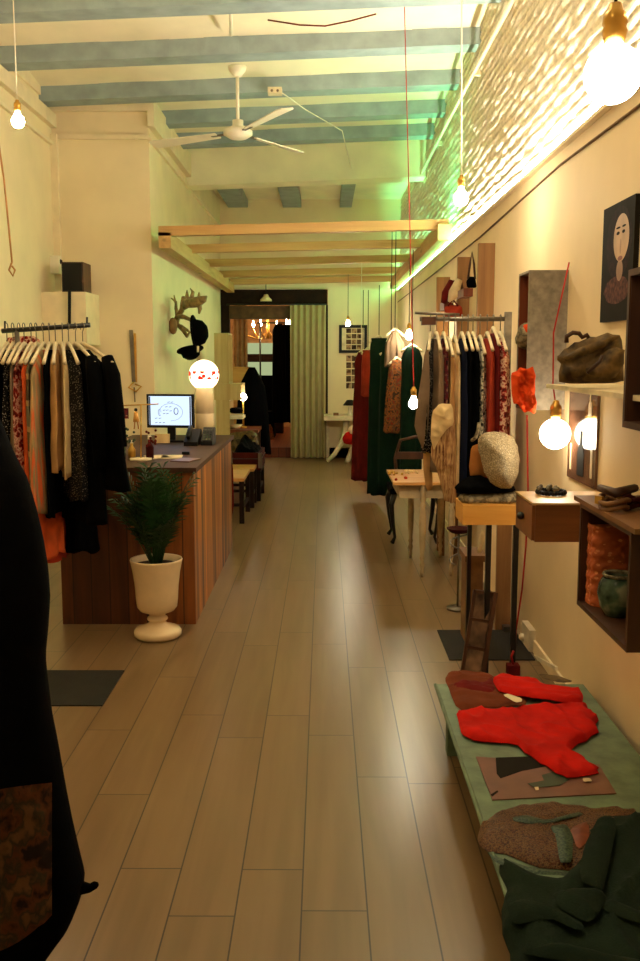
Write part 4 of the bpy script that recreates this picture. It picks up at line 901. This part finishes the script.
tl(flat([G(*p,zt+.02) for p in ((330,82),(395,90),(440,108),(400,110),(345,98))],zt+.034,.006,res=.014,wob=.3),'olive_cloth','olive','sliver of olive cloth beside the smaller red garment','cloth')
pr=thing('art_print','reddish art print with black and green shapes lying on the bench','print',G(350,390,zt)); pz=zt+.001
def flatpoly(pts,z,th,nm,mt_,par):
    m=MB(); P=[Vector((p.x,p.y,z)) for p in pts]; n=len(P); Q=[p+Vector((0,0,th)) for p in P]
    m.add(P+Q,[tuple(range(n)),tuple(range(n,2*n))]+[(i,(i+1)%n,(i+1)%n+n,i+n) for i in range(n)]); return m.build(nm,mt_,par)
flatpoly([G(*p,zt) for p in ((140,328),(190,460),(568,440),(515,352))],pz,.003,'sheet','printmat',pr)
flatpoly([G(*p,zt) for p in ((200,332),(380,325),(395,350),(280,372),(215,395),(203,380))],pz+.003,.001,'black_shape','printdark',pr)
flatpoly([G(*p,zt) for p in ((340,385),(395,370),(425,400),(350,405))],pz+.003,.001,'green_shape','printgreen',pr)
flatpoly([G(*p,zt) for p in ((298,412),(350,402),(420,402),(395,418),(320,425))],pz+.004,.001,'green_shape','printgreen',pr)
flatpoly([G(*p,zt) for p in ((185,445),(205,432),(208,436),(190,450))],pz+.003,.001,'printed_mark','printdark',pr)
flatpoly([G(*p,zt) for p in ((318,424),(330,423),(332,432),(322,433))],pz+.005,.001,'printed_mark','paper',pr)
lb=flat([G2(*p,zt+.02) for p in ((28,200),(40,150),(110,95),(200,75),(330,72),(440,90),(560,85),(640,100),(640,300),(420,330),(380,320),(240,305),(150,262),(60,245),(35,225))],zt+.001,.028,res=.016,wob=.3,ns=14,edge=.02).build('beaded_bag','sequin'); tag(lb,'brown beaded and embroidered bag lying on the bench','bag')
m=flat([G2(*p,zt+.05) for p in ((160,118),(220,108),(290,130),(420,95),(430,108),(300,140),(230,142),(165,132))],zt+.030,.010,res=.012,wob=.2); k=m.build('green_band','bead',lb); flat([G2(*p,zt+.05) for p in ((60,235),(110,262),(240,300),(385,318),(380,332),(230,318),(100,280))],zt+.024,.012,res=.012,wob=.2).build('green_band','bead',lb); ORG[k.name]=Vector()
m=flat([G2(*p,zt+.05) for p in ((300,150),(365,142),(392,185),(385,285),(335,285),(325,190))],zt+.030,.010,res=.014,wob=.2); k=m.build('grey_strap','bead',lb)
m=flat([G2(*p,zt+.05) for p in ((375,160),(450,130),(450,200),(410,240),(398,220))],zt+.031,.010,res=.014,wob=.2); k=m.build('orange_patch','redwood',lb)
gg=flat([G2(*p,zt+.05) for p in ((112,262),(150,268),(250,312),(365,322),(395,270),(430,200),(470,100),(492,75),(560,92),(700,95),(760,400),(760,760),(190,760),(165,680),(150,570),(128,530),(120,440),(130,390),(145,350),(112,295))],zt+.004,.055,res=.013,wob=.65,ns=5.5,edge=.02,seed=2).build('green_knit_dress','greencloth'); tag(gg,'dark green knit dress heaped over the near end of the bench','dress')
for i,P in enumerate((((320,380),(380,365),(500,370),(520,400),(480,470),(440,490),(330,430)),((140,420),(200,400),(330,430),(440,500),(420,520),(300,470),(160,500)),((430,210),(490,90),(560,110),(520,300),(500,380),(410,330)),((520,400),(600,430),(700,470),(700,500),(600,480),(500,440)),((180,600),(320,560),(500,600),(700,640),(700,700),(500,650),(300,620)))):
    k=flat([G2(*p,zt+.09) for p in P],zt+.056,.022,res=.012,wob=.4,ns=9,edge=.02,seed=i).build('fold','greencloth',gg)
#@@SMALL TABLE
tz=.70; ty0,ty1=6.76,7.55; tx0=.50
tb=thing('side_table','small wooden table with turned cream legs in the right aisle','table',(.7,7.1,0))
MB().box(tx0,.98,ty0,ty1,tz-.02,tz).build('top','tan',tb)
MB().box(.545,.93,ty0+.04,ty0+.06,tz-.12,tz-.02).box(.545,.56,ty0+.06,ty1-.06,tz-.12,tz-.02).box(.545,.93,ty1-.07,ty1-.05,tz-.12,tz-.02).build('apron','creamleg',tb)
legp=[(.022,tz-.02),(.024,tz-.13),(.014,tz-.15),(.024,tz-.17),(.015,tz-.19),(.022,tz-.22),(.026,tz-.32),(.022,.25),(.014,.16),(.02,.14),(.012,.12),(.02,.09),(.012,.06),(.016,.04),(.01,0),(0,0)]
for x,y in ((.715,ty0+.03),(.93,ty0+.06),(.69,ty1-.10),(.93,ty1-.08)): MB().lathe(legp,(x,y,0),14).build('leg','creamleg',tb)
rn2=random.Random(8)
for i,(px,py,mt_,lb,n_) in enumerate(((395,474,'brass','scattered gold jewellery at the left of the small table','gold_jewellery'),(400,479,'brick_red','little red brooch at the front of the small table','brooch'),(412,473,'creamcloth','pale bead necklace heap at the back of the small table','bead_necklace'))):
    c=aZ(px,py,tz); m=MB()
    for k in range(3 if i==1 else 16): m.ball((c.x+rn2.uniform(-.05,.05),c.y+rn2.uniform(-.1,.1),tz+.008),.011,n=8)
    tl(m,n_,mt_,lb,'jewellery',kind=None if i==1 else 'stuff')
def cabriole(o,x,y,h,dx,dy,mt_='blackmetal'):
    MB().tube([(x,y,h),(x+dx*.03,y+dy*.03,h*.8),(x+dx*.015,y+dy*.015,h*.45),(x-dx*.005,y-dy*.005,h*.15),(x+dx*.02,y+dy*.02,.02)],[.026,.024,.018,.013,.02],8).build('leg',mt_,o)
bc=thing('black_chair','black chair with curved legs tucked behind the small table','chair',(.72,8.2,0))
MB().box(.56,.98,7.95,8.4,.44,.49).build('seat','blackcloth',bc)
for x,y,dx,dy in ((.60,7.98,-1,-1),(.95,7.98,1,-1),(.60,8.37,-1,1),(.95,8.37,1,1)): cabriole(bc,x,y,.44,dx,dy)
MB().tube([(.62,7.98,.48),(.60,7.96,.75),(.64,7.95,.90),(.77,7.95,.93),(.92,7.95,.90),(.96,7.96,.75),(.94,7.98,.48)],.014,8).box(.60,.96,7.945,7.965,.74,.80).build('backrest','darkwood',bc)
bw=thing('brown_stool','brown wooden stool partly behind the long scarf','stool',(.9,7.3,0))
for x,y in ((.955,7.55),(1.06,7.55),(.955,7.75),(1.06,7.75)): MB().bar((x,y,0),(x,y,.52),.035,.035).build('leg','oldy',bw)
MB().box(.93,1.09,7.52,7.78,.52,.55).build('seat','oldy',bw)
#@@HUNG DRESSES
def hung(px,py0,py1,Y,mt_,lb,cat,nm,top_py,**k):
    x=aY(px,py0,Y).x; z0=aY(px,py0,Y).z; z1=aY(px,py1,Y).z; an_=k.pop('ang',0); hw=k.get('hw',.2); hl=k.pop('hl')
    o=thing('wire_hanger','wooden hanger on a ceiling wire carrying the '+hl,'hanger',(x,Y,z0+.05),'hangers on ceiling wires'); R=Matrix.Rotation(an_,3,'Z'); b=Vector((x,Y,z0+.06))
    zt_=aY(px,top_py,Y).z; MB().tube([b+Vector((0,0,-.04)),Vector((x,Y,zt_))],.004,5).build('wire','black',o)
    m=MB()
    for s in (-1,1): m.tube([b+R@Vector((0,s*u*hw,0))+Vector((0,0,-.035-.07*u)) for u in (0,.4,.8,1)],.012,8)
    m.build('shoulders','cream',o)
    g=drape(x,Y,z0,z1,ang=an_,**k).build(nm,mt_); tag(g,lb,cat,'dresses hung from ceiling wires'); return g
hung(363,352,480,10.6,'burgundy','long burgundy coat hanging behind the green dress','coat','burgundy_coat',290,hl='burgundy coat',hw=.10,th=.08,ang=1.2,flare=1.35,seed=1)
hung(368,350,396,10.2,'brick_red','bright red short top at the left of the green dress','top','short_top',290,hl='short red top',hw=.07,th=.08,ang=1.3,seed=2)
hung(379,338,494,9.6,'emerald','tall deep green long dress hanging over the aisle','dress','green_dress',285,hl='deep green dress',hw=.095,th=.10,ang=1.25,flare=1.25,seed=3,neck=.08,wave=7)
hung(391,350,486,9.3,'emerald','second green long dress under the brown tops','dress','green_dress',230,hl='second green dress',hw=.11,th=.10,ang=1.3,flare=1.2,seed=4,neck=.1,wave=7)
hung(395,331,366,9.0,'taupe','grey-brown sleeveless top above the printed blouse','top','sleeveless_top',228,hl='grey-brown top',hw=.085,th=.07,ang=1.4,seed=5,neck=.03,flare=1.2)
hung(397,360,432,8.95,'leaf_print','autumn leaf print blouse in front of the green dresses','blouse','print_blouse',345,hl='leaf print blouse',hw=.08,th=.07,ang=1.4,seed=6,flare=1.6)
hung(412,347,482,8.8,'emerald','green jacket behind the brightest bulb, right of the print blouse','jacket','green_jacket',250,hl='green jacket',hw=.10,th=.09,ang=1.35,seed=7,flare=1.05,wave=7)
rb=thing('red_cabinet','narrow red-brown wooden cabinet under the burgundy coat','cabinet',(.5,11.0,0))
a=aZ(360,479,0); b=aZ(383,479,0); zt2=aY(365,400,a.y).z
MB().box(a.x,b.x+.1,a.y,a.y+.4,.05,.80).build('body','redwood',rb); MB().box(a.x+.03,b.x+.07,a.y-.012,a.y,.10,.76).build('door','redwood',rb); MB().box(a.x-.01,b.x+.11,a.y-.01,a.y+.41,.0,.05).build('plinth','redwood',rb)
#@@END WALL
pf=thing('framed_picture','black framed sheet of small photographs on the end wall','picture',(.3,YE,1.6))
a=aY(339,325,YE-.03); b=aY(367,353,YE-.03)
MB().box(a.x,b.x,YE-.02,YE,b.z,a.z).build('mat','paper',pf)
fr=MB(); t=.045; fr.box(a.x,b.x,YE-.04,YE-.02,a.z-t,a.z).box(a.x,b.x,YE-.04,YE-.02,b.z,b.z+t).box(a.x,a.x+t,YE-.04,YE-.02,b.z+t,a.z-t).box(b.x-t,b.x,YE-.04,YE-.02,b.z+t,a.z-t); fr.build('frame','black',pf)
def photos(px0,px1,py0,py1,rows,cols,par,y,mt_):
    a=aY(px0,py0,y); b=aY(px1,py1,y)
    for r in range(rows):
        for c_ in range(cols):
            x0=a.x+(b.x-a.x)*c_/cols+.004; x1=a.x+(b.x-a.x)*(c_+1)/cols-.004; z1=a.z-(a.z-b.z)*r/rows-.008; z0=a.z-(a.z-b.z)*(r+1)/rows+.008
            MB().box(x0,x1,y-.004,y,z0,z1).build('photo',mt_[(r+c_)%len(mt_)],par)
photos(346,362,328,350,4,3,pf,YE-.02,('photodark','photobrown'))
M['_']=None
ps=thing('photo_strip','strip of small brown photographs taped below the black frame','photographs',(.4,YE,1.2)); photos(346,362,355,389,5,3,ps,YE,('photobrown','photodark'))
et=thing('console_table','cream console table against the end wall','table',(.2,14.6,0))
a=aY(324,416,14.3); b=aY(363,420,14.3); MB().box(a.x,b.x,14.3,14.9,b.z-.01,a.z).build('top','cream',et)
for x in (a.x+.06,b.x-.06):
    for y in (14.86,): MB().bar((x,y,0),(x,y,b.z),.05,.05).build('leg','cream',et)
MB().tube([(a.x+.35,14.5,b.z),(a.x+.3,14.45,.35),(a.x+.16,14.35,.12),(a.x+.05,14.3,.02)],[.05,.04,.035,.03],8).build('leg','cream',et)
MB().tube([(b.x-.08,14.4,b.z),(b.x-.1,14.36,.35),(b.x-.2,14.3,.1),(b.x-.24,14.2,.02)],[.05,.045,.04,.035],8).build('leg','cream',et)
c=aY(350,408,14.5); c.z=a.z; o=thing('small_table_lamp','small lamp with black shade on the console table','lamp',c)
MB().lathe([(0,0),(.05,0),(.035,.03),(.03,.12),(.01,.14),(.01,.18),(0,.18)],c,14).build('base','plug',o); MB().lathe([(.11,.15),(.05,.23),(.0,.235)],c,16).build('shade','black',o)
for i,(px,lb) in enumerate(((336,'tiny brown box left of the small lamp on the console table'),(357,'tiny brown box right of the small lamp on the console table'))):
    c=aY(px,415,14.45); tl(MB().box(c.x-.04,c.x+.04,14.4,14.5,a.z,a.z+.04),'trinket_box','oldy',lb,'box')
c=aY(350,434,14.2); o=thing('red_satchel','red bag with a pale flap hanging under the console table','bag',c)
m=MB(); pillow(m,[aY(*p,14.2) for p in ((342,438),(346,432),(356,430),(361,438),(358,445),(344,444))],(0,-1,0),.09,res=.03,back=.06); m.build('body','red',o)
m=MB(); pillow(m,[aY(*p,14.1) for p in ((348,428),(353,424),(358,428),(357,434),(350,434))],(0,-1,0),.05,res=.03,back=.04); m.build('flap','ceramic',o)
#@@DOORWAY
dr=thing('doorway_surround','dark brown timber surround of the rear doorway','door frame',(-.78,14.95,0))
a=aY(222,293,14.93); b=aY(327,305,14.93)
MB().box(XS,.05,14.9,14.99,b.z,a.z+.05,.0).build('header','darkbrown',dr); MB().box(XS,-.5,14.95,15.10,aY(260,319,15).z,aY(260,306,15).z).build('inner_header','oldbrown',dr)
MB().box(XS,XS+.13,14.92,15.1,0,b.z).build('jamb','darkbrown',dr); MB().box(.0,.06,14.92,15.1,0,b.z).build('jamb','darkbrown',dr)
c=aY(266,299,14.85); o=thing('porcelain_lampholder','small porcelain lampholder hanging in front of the dark header','lampholder',c); MB().lathe([(0,.07),(.03,.07),(.05,.03),(.09,-.01),(.09,-.035),(0,-.035)],c,16).build('holder','ceramic',o); MB().tube([c+Vector((0,0,.07)),c+Vector((0,0,.25))],.006,6).build('cord','black',o)
def curtain(x0,x1,y,z0,z1,folds,amp,mt_,nm,lb,gather=0):
    def f(u,v):
        s=.5+(u-.5)*(1-gather*math.sin(v*math.pi)*.5)
        x=x0+(x1-x0)*s; z=z1+(z0-z1)*v
        return (x,y+amp*math.sin(u*folds*6.283+.5*math.sin(v*3))*(.5+.5*v)+.02*noise.noise(Vector((u*6,v*3,1))),z)
    m=MB().grid(f,folds*12,24); m.grid(lambda u,v:tuple(Vector(f(1-u,v))+Vector((0,.012,0))),folds*12,24); return tl(m,nm,mt_,lb,'curtain')
zc=aY(300,305,14.8).z
curtain(aY(290,300,14.8).x,aY(326,300,14.8).x,14.82,.02,zc,6,.05,'sage','sage_curtain','long sage green curtain hanging at the right of the doorway')
curtain(aY(297,300,15.6).x,aY(307,300,15.6).x,15.6,.16,2.35,3,.04,'rose','rose_curtain','dusty rose curtain just inside the doorway behind the sage one')
curtain(aY(233,300,15.7).x,aY(247,300,15.7).x,15.7,.16,2.45,3,.05,'beigecurtain','beige_curtain','beige curtain at the left inside the doorway')
tl(MB().tube([(XS+.1,14.83,zc+.01),(.04,14.83,zc+.01)],.012,8),'curtain_rod','blackmetal','thin dark rod carrying the sage curtain','curtain rod')
# rear room
struct(MB().box(-3.0,.9,15.0,19.6,-.1,.16),'floor_rear','rearfloor')
struct(MB().box(-3.0,-2.2,15.15,19.6,.16,3.0),'wall_rear_left','wall'); struct(MB().box(.7,.9,15.15,19.6,.16,3.0),'wall_rear_right','wall')
struct(MB().box(-3.0,.9,19.5,19.7,.16,3.0),'wall_rear','beigewall'); struct(MB().box(-3.0,.9,15.15,19.7,3.0,3.1),'ceiling_rear','wall')
mi=thing('rear_window','lit pale green two-pane window with dark sill at the back','window',(-1.2,19.5,1.0))
for p in ((247,275,343,354),(247,275,362,387)):
    a=aY(p[0],p[2],19.45); b=aY(p[1],p[3],19.45); MB().box(a.x,b.x,19.44,19.5,b.z,a.z).build('pane','panelit',mi)
a=aY(245,354,19.42); b=aY(276,362,19.42); MB().box(a.x,b.x,19.40,19.46,b.z,a.z).build('crossbar','darkbrown',mi)
ch=thing('chandelier','brass arm chandelier with candle bulbs in the rear room','chandelier',aY(268,315,17.3)); cc=aY(268,332,17.3)
MB().tube([cc+Vector((0,0,-.12)),cc,cc+Vector((0,0,.35)),Vector((cc.x,cc.y,3.0))],[.03,.035,.02,.008],8).build('stem','brass',ch)
for k in range(6):
    t=k/6*6.283+.25; d=Vector((math.cos(t),math.sin(t)*.9,0)); rr_=.50 if k%2 else .40
    arm=MB().tube([cc+d*.02,cc+d*rr_*.4+Vector((0,0,-.12)),cc+d*rr_*.8+Vector((0,0,-.06)),cc+d*rr_+Vector((0,0,.06))],.012,6).build('arm','brass',ch)
    MB().lathe([(0,0),(.014,0),(.022,.035),(.016,.07),(0,.12)],cc+d*rr_+Vector((0,0,.10)),10).build('candle_bulb','candle',ch)
for i,(px,w_,lb) in enumerate(((279,.22,'long black coat hanging left in the rear room'),(287,.2,'long black coat hanging in the middle of the rear room'),(293,.18,'long black coat hanging right in the rear room'))):
    x=aY(px,350,16.6+i*.1).x; tl(drape(x,16.6+i*.1,2.15,.45,hw=.12,th=.1,ang=1.35,flare=1.1,seed=i+20),'long_coat','blackcloth',lb,'coat','coats in the rear room')
x=aY(283,350,16.65).x; tl(MB().tube([(x-.45,16.7,2.17),(x+.45,16.7,2.17)],.015,8).tube([(x-.4,16.7,2.17),(x-.4,16.7,.16)],.015,8).tube([(x+.4,16.7,2.17),(x+.4,16.7,.16)],.015,8),'coat_rail','blackmetal','dark coat rail in the rear room','clothes rail')
ta=aY(258,395,17.0); tc_=thing('black_armchair','dark upholstered armchair in the rear room under the window','armchair',(ta.x,17,.16))
MB().box(ta.x-.35,ta.x+.3,16.8,17.4,.16,.62).build('seat','blackcloth',tc_); MB().box(ta.x-.35,ta.x+.3,17.3,17.45,.62,1.25).build('backrest','blackcloth',tc_)
c=aY(266,440,16.5); o=thing('patterned_cushion','patterned cushion on the rear room floor','cushion',(c.x,16.5,.17)); m=MB(); pillow(m,[aY(*p,16.5) for p in ((262,443),(263,425),(272,424),(275,443))],(0,-1,0),.08,res=.03,back=.06); m.build('cover','leaf_print',o)
pv=thing('dried_plant','leafy pot plant silhouetted against the rear window','plant',(aY(262,385,18).x,18,.9)); px_=aY(262,388,18)
MB().lathe([(0,0),(.07,0),(.1,.15),(0,.15)],(px_.x,18,px_.z-.2),12).build('pot','darkbrown',pv); m=MB()
for k in range(11):
    t=rnd.uniform(-1,1); m.tube([(px_.x,18,px_.z-.05),(px_.x+t*.1,18,px_.z+.1),(px_.x+t*.28,18,px_.z+.15+rnd.uniform(-.1,.12))],[.008,.008,.016],5)
m.build('leaves','leaf',pv)
o=tl(MB().box(px_.x-.4,px_.x+.4,17.8,18.2,.16,px_.z-.2),'rear_chest','darkbrown','dark chest under the rear window holding the pot plant','chest')
#@@LEFT REAR
rt=thing('red_table','small red-brown table with trinkets beyond the counter','table',(-1.1,12.3,0))
a=aY(226,430,12.0); b=aY(258,430,12.0); MB().box(a.x,b.x,12.0,12.7,a.z-.04,a.z).build('top','redwood',rt)
for x in (a.x+.04,b.x-.04):
    for y in (12.04,12.66): MB().bar((x,y,0),(x,y,a.z-.04),.05,.05).build('leg','darkwood',rt)
c=aY(243,397,12.35); sl_=thing('small_table_lamp','small table lamp with a bare round bulb on the red table','lamp',(c.x,12.35,a.z))
MB().ball(c,.05,n=18).build('bulb','bulbbig',sl_); MB().tube([(c.x,12.35,a.z+.02),(c.x,12.35,c.z-.045)],.012,8).build('stem','brass',sl_); MB().lathe([(0,0),(.05,0),(.05,.02),(0,.03)],(c.x,12.35,a.z),14).build('base','brass',sl_)
c=aY(236,427,12.3); tl(MB().lathe([(0,0),(.05,0),(.09,.05),(.085,.05),(.04,.01),(0,.01)],(c.x,12.3,a.z),14),'small_bowl','ceramic','small pale bowl on the red table','bowl')
sc_=thing('suitcase','dark maroon suitcase lying on the stool row','suitcase',(-.95,10.9,.5)); a1=aY(233,453,10.4); b1=aY(261,470,10.4)
MB().box(a1.x,b1.x,10.4,11.1,b1.z,a1.z).build('shell','maroon',sc_); MB().box(a1.x-.005,b1.x+.005,10.395,11.105,a1.z-.07,a1.z-.06).build('seam','blackmetal',sc_); MB().box(b1.x-.03,b1.x+.012,10.39,10.42,b1.z+.02,a1.z).build('corner_trim','steel',sc_)
m=MB(); pillow(m,[Vector((x,y,a1.z)) for x,y in ((a1.x,10.45),(b1.x-.02,10.42),(b1.x-.03,11.0),(a1.x+.02,11.05))],(0,0,1),.10,res=.03,wob=.8,ns=12,back=0); tl(m,'cloth_heap','blackwool','heap of dark cloth on the maroon suitcase','cloth')
m=MB(); pillow(m,[aY(*p,11.6) for p in ((228,452),(229,432),(256,430),(259,444),(259,454))],(0,-1,0),.1,res=.03,wob=.8,back=.1,ns=12); tl(m,'brown_cloth_pile','olive','olive brown clothing pile below the red table edge','cloth')
def stool(x0,x1,y0,y1,h,seatm,lb,legm='darkbrown'):
    o=thing('wooden_stool',lb,'stool',((x0+x1)/2,(y0+y1)/2,0)); MB().box(x0,x1,y0,y1,h-.03,h).build('seat',seatm,o)
    for x in (x0+.025,x1-.025):
        for y in (y0+.025,y1-.025): MB().bar((x,y,0),(x,y,h-.03),.045,.045).build('leg',legm,o)
    MB().bar((x1-.025,y0+.03,.14),(x1-.025,y1-.03,.14),.025,.03).bar((x0+.03,y0+.025,.18),(x1-.03,y0+.025,.18),.025,.03).build('stretcher',legm,o)
stool(-1.2,-.765,9.0,9.75,.44,'tan','dark legged stool with tan seat nearest the counter')
stool(-1.2,-.74,9.95,10.35,.42,'tan','dark legged stool with tan seat in the middle of the row')
stool(-1.2,-.70,10.42,11.08,b1.z,'darkbrown','dark stool carrying the maroon suitcase')
tl(drape(aY(252,370,12.9).x,12.9,1.45,.30,hw=.22,th=.14,ang=.9,flare=1.6,seed=31,neck=.05,slope=.25),'dark_coat','blackcloth','dark coat hanging at the left edge of the rear doorway','coat')
m=MB(); pillow(m,[aY(*p,8.3) for p in ((229,470),(233,462),(234,500),(232,520),(229,520))],(0,-1,0),.05,res=.02,back=.04); tl(m,'red_cloth_end','burgundy','dark red cloth edge showing past the far counter corner','cloth')
# ------------------------------------------------------------------ camera and render look
cd=bpy.data.cameras.new('camera'); cam=bpy.data.objects.new('camera',cd); C.objects.link(cam)
cam.location=(0,0,H); cam.rotation_euler=(math.pi/2-TH,0,YAW)
cd.sensor_fit='VERTICAL'; cd.sensor_height=36; cd.sensor_width=24; cd.lens=36*F/961; cd.clip_start=.05
bpy.context.scene.camera=cam
w=bpy.data.worlds.new('night'); bpy.context.scene.world=w; w.use_nodes=True
w.node_tree.nodes['Background'].inputs['Color'].default_value=(.9,.6,.35,1); w.node_tree.nodes['Background'].inputs['Strength'].default_value=.01
vs=bpy.context.scene.view_settings; vs.view_transform='Standard'; vs.look='None'; vs.gamma=1; vs.exposure=.22; vs.use_curve_mapping=False
bpy.context.scene.display_settings.display_device='sRGB'
